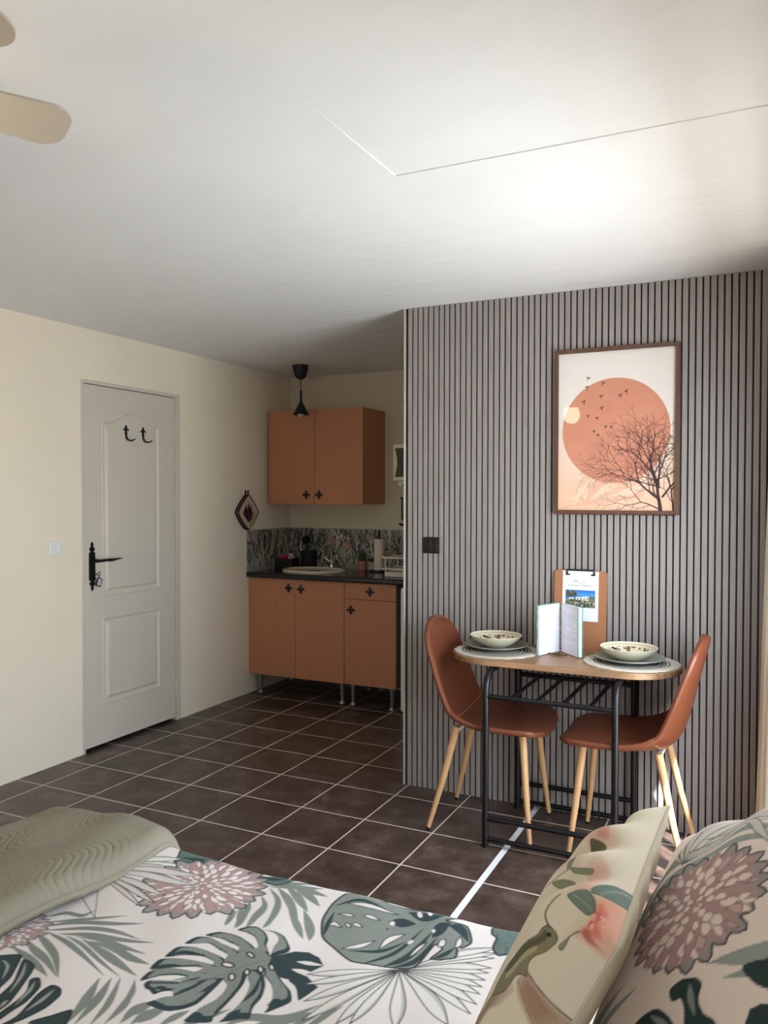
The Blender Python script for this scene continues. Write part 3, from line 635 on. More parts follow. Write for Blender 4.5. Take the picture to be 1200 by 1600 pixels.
# ------------------------------------------------------------------ things laid on the table
def ring_mat(name, base, stops, rough=.9, fleck=None, bump=.001):
    """colour by distance from the object's axis"""
    m = mat(name, base, rough); N, Lk, b = nodes_of(m)
    tc = N.new('ShaderNodeTexCoord'); sp = N.new('ShaderNodeVectorMath'); sp.operation = 'MULTIPLY'; sp.inputs[1].default_value = (1, 1, 0)
    Lk.new(tc.outputs['Object'], sp.inputs[0]); ln = N.new('ShaderNodeVectorMath'); ln.operation = 'LENGTH'; Lk.new(sp.outputs[0], ln.inputs[0])
    mr = N.new('ShaderNodeMapRange'); mr.inputs['From Max'].default_value = .2; Lk.new(ln.outputs['Value'], mr.inputs['Value'])
    rp = N.new('ShaderNodeValToRGB'); rp.color_ramp.interpolation = 'CONSTANT'; el = rp.color_ramp.elements
    while len(el) > 1: el.remove(el[-1])
    el[0].position = 0; el[0].color = L4(stops[0][1])
    for p, c in stops[1:]: e = el.new(p/.2); e.color = L4(c)
    Lk.new(mr.outputs['Result'], rp.inputs['Fac']); out = rp.outputs['Color']
    nz = N.new('ShaderNodeTexNoise'); nz.inputs['Scale'].default_value = 90 if not fleck else 62; nz.inputs['Detail'].default_value = 2; Lk.new(tc.outputs['Object'], nz.inputs['Vector'])
    if fleck:
        r2 = N.new('ShaderNodeValToRGB'); r2.color_ramp.interpolation = 'CONSTANT'; e = r2.color_ramp.elements; e[0].position = 0; e[0].color = (0, 0, 0, 1); e[1].position = .52; e[1].color = (1, 1, 1, 1)
        Lk.new(nz.outputs['Fac'], r2.inputs['Fac']); mlt = N.new('ShaderNodeMath'); mlt.operation = 'MULTIPLY'; Lk.new(r2.outputs['Color'], mlt.inputs[0])
        lt = N.new('ShaderNodeMath'); lt.operation = 'LESS_THAN'; lt.inputs[1].default_value = fleck[0]; Lk.new(ln.outputs['Value'], lt.inputs[0]); Lk.new(lt.outputs[0], mlt.inputs[1])
        n3 = N.new('ShaderNodeTexNoise'); n3.inputs['Scale'].default_value = 19; Lk.new(tc.outputs['Object'], n3.inputs['Vector'])
        r3 = N.new('ShaderNodeValToRGB'); r3.color_ramp.interpolation = 'CONSTANT'; e = r3.color_ramp.elements; e[0].position = 0; e[0].color = L4(fleck[1]); e[1].position = .55; e[1].color = L4(fleck[2])
        Lk.new(n3.outputs['Fac'], r3.inputs['Fac'])
        mx = N.new('ShaderNodeMixRGB'); Lk.new(mlt.outputs[0], mx.inputs['Fac']); Lk.new(out, mx.inputs['Color1']); Lk.new(r3.outputs['Color'], mx.inputs['Color2']); out = mx.outputs['Color']
    Lk.new(out, b.inputs['Base Color'])
    if bump:
        wv_ = N.new('ShaderNodeMath'); wv_.operation = 'SINE'; m2 = N.new('ShaderNodeMath'); m2.operation = 'MULTIPLY'; m2.inputs[1].default_value = 1100; Lk.new(ln.outputs['Value'], m2.inputs[0]); Lk.new(m2.outputs[0], wv_.inputs[0])
        bp = N.new('ShaderNodeBump'); bp.inputs['Distance'].default_value = bump; Lk.new(wv_.outputs[0], bp.inputs['Height']); Lk.new(bp.outputs['Normal'], b.inputs['Normal'])
    return m
mt_, ms_ = (222, 214, 198), (92, 86, 80)
m_mat = ring_mat('woven_mat', mt_, [(0, (150, 144, 134)), (.10, ms_), (.108, mt_), (.116, ms_), (.124, (170, 164, 152)), (.132, ms_), (.139, mt_), (.146, ms_), (.152, mt_)])
m_plate = mat('sage_plate', (146, 147, 136), .35, coat=.2)
m_bowl_out = mat('cream_bowl', (206, 200, 176), .35, coat=.2)
m_bowl_in = ring_mat('bowl_print', (226, 214, 184), [(0, (226, 214, 184)), (.104, (150, 142, 118)), (.1058, (226, 216, 190))], .4, (.098, (44, 48, 42), (126, 70, 48)), 0)
def place_setting(cx, cy, bx, by_, side, mat_r):
    lab = {'left': 'left end of the table', 'right': 'right end of the table'}[side]
    z = TZ+.0003
    k = MB(); n = 120; rr = [mat_r + .0022*math.sin(17*a) + .002*math.sin(41*a+1) for a in np.linspace(0, 2*PI, n, endpoint=False)]
    k.prism([(rr[q]*math.cos(2*PI*q/n), rr[q]*math.sin(2*PI*q/n)) for q in range(n)], 0, .004)
    o = k.build('placemat', m_mat, bevel=.0015); o.location = (cx, cy, z); tag(o, 'round woven cream placemat with dark rings at the '+lab, 'placemat', 'woven placemats')
    o = MB().lathe([(.0, .001), (.085, 0), (.090, .003), (.138, .017), (.142, .019), (.141, .0215), (.136, .0205), (.088, .007), (.0, .006)], seg=64).build('dinner_plate', m_plate, angle=50)
    o.location = (bx+.004, by_-.004, z+.0043); tag(o, 'sage grey dinner plate under the bowl at the '+lab, 'plate', 'sage plates')
    b_ = thing('bowl', 'cream soup bowl with leaf pattern inside, stacked at the '+lab, 'bowl', (bx, by_, z+.0106), group='patterned cream bowls')
    MB().lathe([(.0, .002), (.048, 0), (.052, .003), (.080, .016), (.104, .036), (.115, .050), (.1165, .0525)], seg=64, caps=False).build('bowl_body', m_bowl_out, b_, angle=60)
    MB().lathe([(.1165, .0525), (.1145, .0535), (.110, .049), (.098, .036), (.074, .018), (.045, .008), (.0, .0065)], seg=64, caps=False).build('bowl_inside', m_bowl_in, b_, angle=60)
place_setting(-1.098, 3.408, -1.118, 3.458, 'left', .185)
place_setting(-.522, 3.412, -.535, 3.428, 'right', .192)
# open notebook standing on the table
m_paper = attr_mat('ruled_paper', .85)
nb = thing('notebook', 'open ruled spiral notebook with green patterned cover standing between the bowls', 'notebook', (-.842, 3.520, TZ))
def page_print(seed, written):
    c = Canvas(0, 0, .156, .212, .0006, (238, 238, 244)); r_ = random.Random(seed)
    for k in range(24): c.line([(.012, .192-k*.0078), (.150, .192-k*.0078)], .0011, (188, 196, 214))
    if written:
        for k in range(16):
            y = .179-k*.0078; x = .014; end = r_.uniform(.10, .146) if k not in (0, 9) else .06; pts = []
            while x < end: pts.append((x, y+r_.uniform(0, .0034))); x += r_.uniform(.0012, .0026)
            c.line(pts, .0009, (112, 108, 122), al=.8)
    return c
m_cover = mat('green_cover', (88, 140, 122), .5, noise=.7, nscale=70)
for nm, ex, ey, wr, th in (('left', -.902, 3.372, False, .010), ('right', -.722, 3.384, True, .020)):
    a = Vector((0, 0, 0)); e = Vector((ex+.842, ey-3.520, 0)); u = e.normalized(); L_ = .156; nrm = Vector((0, 0, 1)).cross(u)
    if nrm.dot(Vector((0, -1, 0))) < 0: nrm = -nrm
    back = -nrm*th
    def PT(s_, z_, d_): p = u*s_ + nrm*d_; return (p.x, p.y, z_)
    k = MB(); vs = [PT(.003, 0, -th), PT(L_, 0, -th), PT(L_, 0, -th-.002), PT(.003, 0, -th-.002)]; k.add(vs + [(x, y, .218) for x, y, z in vs], [(0, 1, 2, 3), (7, 6, 5, 4), (0, 4, 5, 1), (1, 5, 6, 2), (2, 6, 7, 3), (3, 7, 4, 0)])
    k.build('cover', m_cover, nb, smooth=False)
    k = MB(); vs = [PT(.004, .003, -.001), PT(L_-.004, .003, -.001), PT(L_-.004, .003, -th+.0003), PT(.004, .003, -th+.0003)]; k.add(vs + [(x, y, .214) for x, y, z in vs], [(0, 1, 2, 3), (7, 6, 5, 4), (0, 4, 5, 1), (1, 5, 6, 2), (2, 6, 7, 3), (3, 7, 4, 0)])
    k.build('page_block', mat('page_edge', (232, 232, 232), .9), nb, smooth=False)
    if wr:
        k = MB(); vs = [PT(L_-.0045, .003, .0), PT(L_-.0005, .003, .0), PT(L_-.0005, .003, -.006), PT(L_-.0045, .003, -.006)]; k.add(vs + [(x, y, .216) for x, y, z in vs], [(0, 1, 2, 3), (7, 6, 5, 4), (0, 4, 5, 1), (1, 5, 6, 2), (2, 6, 7, 3), (3, 7, 4, 0)])
        k.build('divider', mat('divider_green', (120, 178, 158), .6), nb, smooth=False)
    gu = np.linspace(.004, L_-.005, 150); gz = np.linspace(.003, .214, 210); U, Zq = np.meshgrid(gu, gz, indexing='ij')
    V = np.stack([u.x*U + nrm.x*.0004, u.y*U + nrm.y*.0004, Zq], -1)
    cu = U if wr else (.156-U)
    grid_obj('page', V, m_paper, nb, color=page_print(3 if wr else 4, wr).sample(cu, Zq))
k = MB()
for q in range(20): k.tube([(.0062*math.cos(t), -.003+.0068*math.sin(t), .012+q*.0102+.0006*t) for t in np.linspace(0, 2*PI, 12)], .0019, 6)
k.build('spiral_binding', m_bplas, nb)
# clipboard leaning on the wall
tilt = math.radians(4.5)
cb = thing('clipboard', 'brown clipboard leaning on the slatted wall behind the open notebook', 'clipboard', (-.777, 3.599, TZ))
cb.rotation_euler = (-tilt, 0, 0)
rc = []
for (sx, sz) in ((1, 1), (-1, 1)):
    for a in (np.linspace(0, PI/2, 6) if sx > 0 else np.linspace(PI/2, PI, 6)): rc.append((sx*.099 + .018*math.cos(a), .336 + .018*math.sin(a)))
MB().prism([(-.117, 0), (.117, 0)] + rc, 0, .0035, 'xz').build('board', mat('hardboard', (168, 112, 76), .6, noise=.05, nscale=30), cb, smooth=False)
cp = Canvas(-.080, 0, .080, .222, .0006, (236, 237, 240))
cp.fill([(-.066, .060), (.066, .060), (.066, .136), (-.066, .136)], (52, 128, 200))
for q in range(26): cp.fill([(-.066, .112+q*.00095), (.066, .112+q*.00095), (.066, .1131+q*.00095), (-.066, .1131+q*.00095)], (90-q*1.8, 165-q*2, 226-q))
R2 = np.random.RandomState(2)
def blob(c, x, y, r, col): c.fill([(x+r*(1+.3*math.sin(3*a+x*90))*math.cos(a), y+r*(1+.3*math.cos(4*a+y*70))*math.sin(a)) for a in np.linspace(0, 2*PI, 14, endpoint=False)], col)
cp.fill([(-.066, .060), (.066, .060), (.066, .100), (.02, .104), (-.066, .096)], (128, 124, 112))
for q in range(60): blob(cp, R2.uniform(-.064, -.012), R2.uniform(.108, .133), R2.uniform(.002, .005), [(84, 84, 70), (110, 104, 84), (62, 66, 56)][q % 3])
for x0, x1, y0, y1 in ((-.020, .012, .094, .106), (.010, .040, .090, .109), (-.05, -.03, .095, .102)):
    cp.fill([(x0, y0), (x1, y0), (x1, y1), (x0, y1)], (232, 230, 224))
for x0 in (-.013, .001, .015, .028): cp.fill([(x0, .096), (x0+.005, .096), (x0+.005, .102), (x0, .102)], (70, 76, 84))
for q in range(110): blob(cp, R2.uniform(-.064, .064), R2.uniform(.062, .092), R2.uniform(.002, .0055), [(58, 62, 48), (150, 146, 128), (92, 98, 70), (190, 186, 172), (44, 46, 40)][q % 5])
for q in range(24): blob(cp, R2.uniform(.036, .064), R2.uniform(.088, .110), R2.uniform(.002, .0045), [(96, 100, 64), (130, 124, 86)][q % 2])
def seg_text(c, txt, x, y, h, col):
    pass
gx = np.linspace(-.080, .080, 230); gz = np.linspace(0, .222, 300); Xq, Zq = np.meshgrid(gx, gz, indexing='ij')
lf = thing('printed_sheet', 'white sheet with a villa photo clipped to the brown clipboard', 'leaflet', (-.777, 3.599, TZ)); lf.rotation_euler = (-tilt, 0, 0)
k = MB(); k.box((-.080, -.0012, .128), (.080, -.0003, .350)); k.build('sheet', mat('sheet_white', (236, 237, 240), .7), lf, smooth=False)
pg = grid_obj('sheet_print', np.stack([Xq, np.full_like(Xq, -.0014), Zq+.128], -1), attr_mat('sheet_ink', .5), lf, color=cp.sample(Xq, Zq))
m_ink = mat('grey_ink', (110, 112, 118), .8)
def sheet_text(t, size, x, z): text_obj('printed_text', t, size, Matrix.Translation((x, -.0018, z)) @ Matrix.Rotation(PI/2, 4, 'X'), m_ink, lf)
sheet_text('POOL, BAR + WORKOUT', .0098, .0, .282)
k = MB()
for q in range(3): k.tube([(-.026+q*.0065+.0042*math.cos(t), -.0018, .306+.0042*math.sin(t)) for t in np.linspace(0.5, 5.6, 14)], .0007, 5)
k.tube([(-.018, -.0018, .2955), (.030, -.0018, .2955)], .0004, 5); k.build('logo', m_ink, lf)
sheet_text('• casas', .0075, .014, .302)
k = MB(); k.tube([(-.062, -.004, .338), (-.062, -.007, .356), (.062, -.007, .356), (.062, -.004, .338)], .0022, 8)
k.tube([(-.058, -.0055, .354), (.058, -.0055, .354)], .0035, 8)
for s in (-1, 1): k.box((s*.056-.009, -.005, .331), (s*.056+.009, -.0018, .337)).box((s*.0605-.0035, -.0065, .331), (s*.0605+.0035, -.0018, .349))
k.build('clip', m_bplas, cb)
kr = thing('key_bunch', 'small bunch of brassy keys lying in front of the open notebook', 'keys', (-.832, 3.425, TZ+.0014))
m_brass = mat('aged_brass', (84, 62, 38), .5, .4)
MB().tube([(.012*math.cos(t), .012*math.sin(t), .004) for t in np.linspace(0, 2*PI, 20)], .0022, 6).build('key_ring', m_brass, kr)
for q, a in enumerate((.2, 1.5, 2.9, 4.2, 5.3)):
    c, s_ = math.cos(a), math.sin(a); k = MB(); z = .0015+.0016*q
    k.tube([(c*(.012+.006)+.006*math.cos(t), s_*(.012+.006)+.006*math.sin(t), z) for t in np.linspace(0, 2*PI, 12)], .0022, 6); k.tube([(c*.023, s_*.023, z), (c*.042, s_*.042, z)], .0022, 6)
    k.box((c*.038-.003, s_*.038-.003, z-.001), (c*.038+.003, s_*.038+.003, z+.001)); k.build('key', m_brass, kr)
# ------------------------------------------------------------------ framed picture
fp = thing('framed_picture', 'framed print of a terracotta sun, birds and bare tree on the slatted wall', 'picture', (-.6315, YP, 1.731))
FW, FH, fb = .2675, .368, .017
pc = Canvas(-FW, -FH, FW, FH, .0009, (226, 218, 208))
top, bot = np.array([232, 224, 216.]), np.array([233, 190, 160.])
vv = np.linspace(0, 1, pc.H)[:, None, None]
tt = np.clip((.62-vv)/.50, 0, 1); pc.a[:] = lin(top)*(1-tt) + lin(bot)*tt
R3 = np.random.RandomState(9)
for q in range(14): pc.blade([(-.25+R3.uniform(0, .3), -.36+R3.uniform(0, .12)), (-.18+R3.uniform(0, .3), -.30+R3.uniform(0, .12)), (-.12+R3.uniform(0, .3), -.22+R3.uniform(0, .1))], .03, [(238, 200, 174), (224, 178, 152)][q % 2])
sx, sz, sr = -.0012, .0010, .2310
pc.fill([(sx+sr*math.cos(a), sz+sr*math.sin(a)) for a in np.linspace(0, 2*PI, 140)], (208, 140, 114))
for q in range(30):
    a = R3.uniform(0, 2*PI); rr_ = sr*.80*R3.rand()**.5; x, y = sx+rr_*math.cos(a), sz+rr_*math.sin(a)
    pc.fill([(x+.036*math.cos(t), y+.030*math.sin(t)) for t in np.linspace(0, 2*PI, 20)], [(213, 146, 118), (203, 135, 111)][q % 2], al=.35)
tree_c = (58, 42, 44); rt = random.Random(12)
def branch(p, a, l, w, d):
    if d == 0 or l < .004: return
    pts = [p]; n = 4
    for k in range(n): a += rt.uniform(-.20, .20); p = (p[0]+l/n*math.cos(a), p[1]+l/n*math.sin(a)); pts.append(p)
    pc.line(pts, np.linspace(w, w*.68, n+1), tree_c)
    m_ = 2 if d > 2 else rt.choice((2, 3))
    for k in range(m_):
        sgn = (-1)**k; branch(p, a + sgn*rt.uniform(.22, .62), l*rt.uniform(.68, .88), w*.66, d-1)
    if d > 2 and rt.random() < .8:
        q = pts[2]; branch(q, a + rt.choice((-1, 1))*rt.uniform(.6, 1.1), l*.62, w*.45, d-2)
branch((.192, -.36), 1.66, .105, .017, 7); branch((.200, -.29), 1.05, .10, .009, 6); branch((.186, -.30), 2.45, .105, .009, 7); branch((.245, -.37), 1.55, .11, .008, 6); branch((.19, -.345), 2.85, .085, .006, 6); branch((.185, -.24), 2.15, .10, .008, 6); branch((.19, -.25), 2.75, .10, .006, 6)
for bx_, bz_ in ((-.751, 1.967), (-.755, 1.927), (-.686, 1.942), (-.694, 1.885), (-.611, 1.884), (-.586, 1.9), (-.769, 1.863), (-.691, 1.832), (-.751, 1.799), (-.711, 1.789), (-.673, 1.749), (-.649, 1.748), (-.723, 1.731), (-.706, 1.713)):
    x, y = bx_+.6315, bz_-1.731; s_ = .0105 if bz_ > 1.80 else .0075; a = rt.uniform(-.5, .5); c, q = math.cos(a), math.sin(a)
    for pts in ([(-1, .25), (-.35, .35), (.1, 0)], [(1, .5), (.4, .45), (.1, 0)], [(.1, .45), (.1, -.1), (-.1, -1)]):
        pc.line([(x+s_*(u_*c-v_*q), y+s_*(u_*q+v_*c)) for u_, v_ in pts], [.0018, .0042, .0022], (46, 40, 44))
gx = np.linspace(-FW+.012, FW-.012, 290); gz = np.linspace(-FH+.012, FH-.012, 400); Xq, Zq = np.meshgrid(gx, gz, indexing='ij')
grid_obj('art_print', np.stack([Xq, np.full_like(Xq, -.010), Zq], -1), attr_mat('print_ink', .8), fp, color=pc.sample(Xq, Zq))
MB().box((-FW+.005, -.0095, -FH+.005), (FW-.005, -.001, FH-.005)).build('backing', m_felt, fp, smooth=False)
m_walnut = mat('walnut_frame', (96, 64, 46), .45, noise=.2, nscale=5, stretch=(6, 6, 6))
k = MB(); a0, a1 = FW, FH
for (x0, z0, x1, z1) in ((-a0, -a1, -a0+fb, a1), (a0-fb, -a1, a0, a1), (-a0+fb, a1-fb, a0-fb, a1), (-a0+fb, -a1, a0-fb, -a1+fb)): k.box((x0, -.024, z0), (x1, 0, z1))
k.build('frame', m_walnut, fp, bevel=.0015)
mg = bpy.data.materials.new('picture_glass'); mg.use_nodes = True; N, Lk = mg.node_tree.nodes, mg.node_tree.links; N.remove(N['Principled BSDF'])
tr = N.new('ShaderNodeBsdfTransparent'); gl = N.new('ShaderNodeBsdfGlossy'); gl.inputs['Roughness'].default_value = .02; fr_ = N.new('ShaderNodeFresnel'); fr_.inputs['IOR'].default_value = 1.42; mxs = N.new('ShaderNodeMixShader')
geo = N.new('ShaderNodeNewGeometry'); ml = N.new('ShaderNodeMath'); ml.operation = 'MULTIPLY_ADD'; ml.inputs[1].default_value = -1; ml.inputs[2].default_value = 1; Lk.new(geo.outputs['Backfacing'], ml.inputs[0]); m3 = N.new('ShaderNodeMath'); m3.operation = 'MULTIPLY'; Lk.new(ml.outputs[0], m3.inputs[0]); Lk.new(fr_.outputs[0], m3.inputs[1]); Lk.new(m3.outputs[0], mxs.inputs['Fac']); Lk.new(tr.outputs[0], mxs.inputs[1]); Lk.new(gl.outputs[0], mxs.inputs[2]); Lk.new(mxs.outputs[0], N['Material Output'].inputs['Surface'])
mgc = bpy.data.materials.new('picture_glass_clear'); mgc.use_nodes = True; N = mgc.node_tree.nodes; N.remove(N['Principled BSDF']); tr = N.new('ShaderNodeBsdfTransparent'); mgc.node_tree.links.new(tr.outputs[0], N['Material Output'].inputs['Surface'])
go = MB().box((-FW+fb-.003, -.0165, -FH+fb-.003), (FW-fb+.003, -.0145, FH-fb+.003)).build('glass', [mg, mgc], fp, smooth=False)
for p in go.data.polygons: p.material_index = 0 if p.center.y < -.016 else 1
# ------------------------------------------------------------------ ceiling fan with lamp
HX, HY = -1.4573, .816
cf = thing('ceiling_fan', 'cream ceiling fan with a lit globe lamp under the white ceiling', 'ceiling fan', (HX, HY, ZC))
m_fan = mat('fan_cream', (196, 186, 168), .5)
MB().lathe([(.065, 0), (.060, -.03), (.020, -.04), (.014, -.045), (.014, -.07), (.045, -.075), (.095, -.095), (.105, -.165), (.095, -.196), (.055, -.205)], seg=36).build('motor_housing', m_fan, cf)
for q in range(6):
    a = math.radians(62.83 + 60*q); c, s_ = math.cos(a), math.sin(a); tl = math.radians(-11)
    hw0, hw1, r0, r1 = .052, .066, .155, .4066
    ol = [(r0, -hw0)] + [(r0+(r1-.045-r0)*t, -(hw0+(hw1-hw0)*t)) for t in (.3, .7, 1)] + [(r1-.045+.045*math.sin(t), -hw1+.045*(1-math.cos(t))) for t in np.linspace(.3, PI/2, 5)]
    ol = ol + [(x, -y) for x, y in reversed(ol)]
    kk = MB().prism(ol, -.003, .003); Rm = Matrix.Rotation(a, 3, 'Z') @ Matrix.Rotation(tl, 3, 'X')
    kk.v = [tuple(Rm @ Vector(p) + Vector((0, 0, -.1967))) for p in kk.v]
    bl = kk.build('blade', m_fan, cf, smooth=False, bevel=.0012)
    kk = MB().box((.085, -.016, -.0075), (.20, .016, -.0035)); kk.v = [tuple(Rm @ Vector(p) + Vector((0, 0, -.1967))) for p in kk.v]
    kk.build('blade_iron', m_fan, bl, smooth=False)
m_glow = bpy.data.materials.new('lamp_glass'); m_glow.use_nodes = True; b_ = m_glow.node_tree.nodes['Principled BSDF']
b_.inputs['Base Color'].default_value = (1, .8, .5, 1); b_.inputs['Emission Color'].default_value = (1, .80, .56, 1); b_.inputs['Emission Strength'].default_value = 24
MB().lathe([(.050, -.225), (.058, -.258), (.062, -.285), (.056, -.318), (.034, -.342), (0, -.350)], seg=32).build('lamp_globe', m_glow, cf)
MB().lathe([(.056, -.204), (.056, -.224), (.05, -.226)], seg=32).build('lamp_collar', m_fan, cf)
# ------------------------------------------------------------------ curtain
n, kz = 260, 60; t = np.linspace(0, 1, n); z = np.linspace(.03, 2.20, kz); Tt, Zz = np.meshgrid(t, z, indexing='ij')
flare = 1 + .45*(1-Zz/2.2); yc = 3.19 + .40*Tt; xc = .086 + (.050*np.sin(Tt*2*PI*7) + .018*np.sin(Tt*2*PI*3+1))*flare - .022*(1-Zz/2.2) - .02
yc = np.minimum(yc + .020*np.cos(Tt*2*PI*7)*flare, 3.615)
V = np.stack([xc, yc, Zz], -1)
cu = thing('curtain', 'cream curtain bunched at the right end of the slatted wall', 'curtain', (.075, 3.40, 2.22))
V = V - np.array([.075, 3.40, 2.22])
c_ = grid_obj('curtain_cloth', V, mat('curtain_linen', (226, 216, 196), .9, bump=.0006, bscale=500), cu); so = c_.modifiers.new('thick', 'SOLIDIFY'); so.thickness = .003
rd = thing('curtain_rod', 'slim metal curtain rod above the door opening in the right wall', 'curtain rod', (.075, 2.5, 2.235))
MB().tube([(0, -.85, 0), (0, 1.10, 0)], .009, 12).build('rod', m_steel, rd)
for y in (-.70, 1.0): MB().tube([(0, y, 0), (.224, y, 0)], .006, 8).build('bracket', m_steel, rd)
# ------------------------------------------------------------------ bed
BX0, BX1, BY0, BY1, BZ = -1.86, .10, .12, 1.66, .52
bd = thing('bed', 'low upholstered double bed under the leaf print duvet', 'bed', ((BX0+BX1)/2, (BY0+BY1)/2, 0))
bo = ((BX0+BX1)/2, (BY0+BY1)/2)
MB().box((BX0+.05-bo[0], BY0+.05-bo[1], .10), (BX1-bo[0], BY1-.05-bo[1], .27)).build('bed_base', mat('bed_base_cloth', (150, 146, 140), .9), bd, bevel=.01)
MB().box((BX0+.04-bo[0], BY0+.04-bo[1], .271), (BX1-bo[0], BY1-.04-bo[1], .485)).build('mattress', mat('mattress_white', (228, 226, 222), .9), bd, bevel=.03, bseg=4)
for sx in (-1, 1):
    for sy in (-1, 1): MB().tube([(sx*.85, sy*.62, 0), (sx*.85, sy*.62, .101)], .025, 12).build('leg', m_tube, bd)
def hem(s, L, r, drop):
    """distance along a cloth that runs flat to L, rolls over an edge of radius r and falls: (run, fall)"""
    s = np.asarray(s, float); a = np.clip((s-(L-r))/r, 0, PI/2)
    return np.where(s < L-r, s, L-r+r*np.sin(a)), np.where(s < L-r, 0, r*(1-np.cos(a))) + np.clip(s-(L-r+r*PI/2), 0, drop)
def wob(X, Y):
    return (.004*np.sin(7*X+3*Y) + .0035*np.sin(11*X-9*Y+1) + .0025*np.sin(17*Y+5*X+2) + .0015*np.sin(31*X+13*Y))
WHITE_, SAGE, TEAL, DKLINE, FROND = (227, 219, 215), (130, 137, 129), (30, 54, 56), (27, 39, 41), (125, 132, 124)
duvet = Canvas(BX0-.26, BY0-.24, BX1+.02, BY1+.32, .0012, WHITE_)
SH = np.array([0., 0.])                                # shift of the repeat of the print
def D(P, o=(0, 0), s=1.): return np.array([at(o[0]+x/s, o[1]+y/s, BZ) for x, y in P]) + SH
def lens(pts, w, n=10, skew=.5):
    C = smooth(pts, n); t = np.linspace(0, 1, len(C)); T = np.gradient(C, axis=0); T /= np.linalg.norm(T, axis=1)[:, None]+1e-9
    N = np.stack([-T[:, 1], T[:, 0]], 1); pr = np.sin(PI*t**(math.log(.5)/math.log(skew)))[:, None]*w/2
    return np.vstack([C+N*pr, (C-N*pr)[::-1]])
def round_loop(P, n=4):
    P = np.asarray(P, float); out = []; m = len(P)
    for k in range(m):
        a, b, c, d = P[k-1], P[k], P[(k+1) % m], P[(k+2) % m]; t = np.linspace(0, 1, n, endpoint=False)[:, None]
        ta, tb = (c-a)*.36, (d-b)*.36; out.append(b*(2*t**3-3*t*t+1) + ta*(t**3-2*t*t+t) + c*(3*t*t-2*t**3) + tb*(t**3-t*t))
    return np.vstack(out)
def ell(x, y, a, b, rot=0):
    t = np.linspace(0, 2*PI, 18, endpoint=False); c, s = math.cos(rot), math.sin(rot)
    return [(x+a*math.cos(q)*c-b*math.sin(q)*s, y+a*math.cos(q)*s+b*math.sin(q)*c) for q in t]
def dahlia(cv, c, r, seed, rot=0., white=(234, 225, 220), big=1.):
    R = random.Random(seed); n = 24
    def ring(rad, jag):
        P = []
        for k in range(n):
            a = rot + 2*PI*k/n; q = rad*R.uniform(.93, 1.05)
            for da, m in ((-.5, 1-jag), (-.24, .97), (0, 1.02), (.24, .97)): P.append((a+da*2*PI/n, q*m))
        return np.array([(c[0]+p*math.cos(a), c[1]+p*math.sin(a)) for a, p in P])
    o = ring(r, .13); cv.fill(o, (158, 147, 143)); cv.line(o, r*.030, (62, 70, 72), closed=True)
    cv.fill(ring(r*.90, .22), (178, 144, 140))
    for rad, m, L, w, al in ((.80, 30, .26, .055, .45), (.68, 24, .30, .085, .95), (.52, 20, .28, .095, 1), (.37, 16, .24, .09, 1), (.23, 12, .20, .08, 1), (.10, 7, .14, .07, 1)):
        m = int(m/big**.8)
        for k in range(m):
            a = rot + 2*PI*(k+R.uniform(-.35, .35))/m; l = L*R.uniform(.75, 1.15); r0, r1 = rad-l/2, rad+l/2; b = R.uniform(-.09, .09)
            P = [(c[0]+r*r0*math.cos(a), c[1]+r*r0*math.sin(a)), (c[0]+r*rad*math.cos(a+b), c[1]+r*rad*math.sin(a+b)), (c[0]+r*r1*math.cos(a), c[1]+r*r1*math.sin(a))]
            col = white if R.random() < al else (196, 164, 160)
            cv.blade(P, r*w*big*R.uniform(.8, 1.3), col, out=(134, 110, 110), ow=r*.011, skew=.58)
def palm_fan(cv, c, ends, o, s, fillc=(224, 221, 214)):
    for (x, y), w in ends:
        mid = (c[0]*.45+x*.55+(y-c[1])*.03, c[1]*.45+y*.55-(x-c[0])*.02); L = lens([c, mid, (x, y)], w, skew=.6); P = D(L, o, s)
        cv.fill(P, fillc); n = len(P)//2; cv.fill(np.vstack([P[n:], P[n:][::-1]*.75 + P[:n]*.25]), (188, 188, 180)); cv.line(P, .0024, (46, 52, 52), closed=True)
def fronds(cv, L, o, s, col=FROND):
    for pts, w in L: cv.fill(D(lens(pts, w), o, s), col)
def leafpart(cv, P, o, s, col=SAGE, ow=.0050, dark=.2, shade=None):
    Q = D(round_loop(P), o, s)
    if shade:
        cv.fill(Q, TEAL); c = Q.mean(0); cv.fill(c + (Q-c)*.80 + np.array(shade), col, speck=(DKLINE, dark))
    else: cv.fill(Q, col, speck=(DKLINE, dark)); cv.line(Q, ow, DKLINE, closed=True)
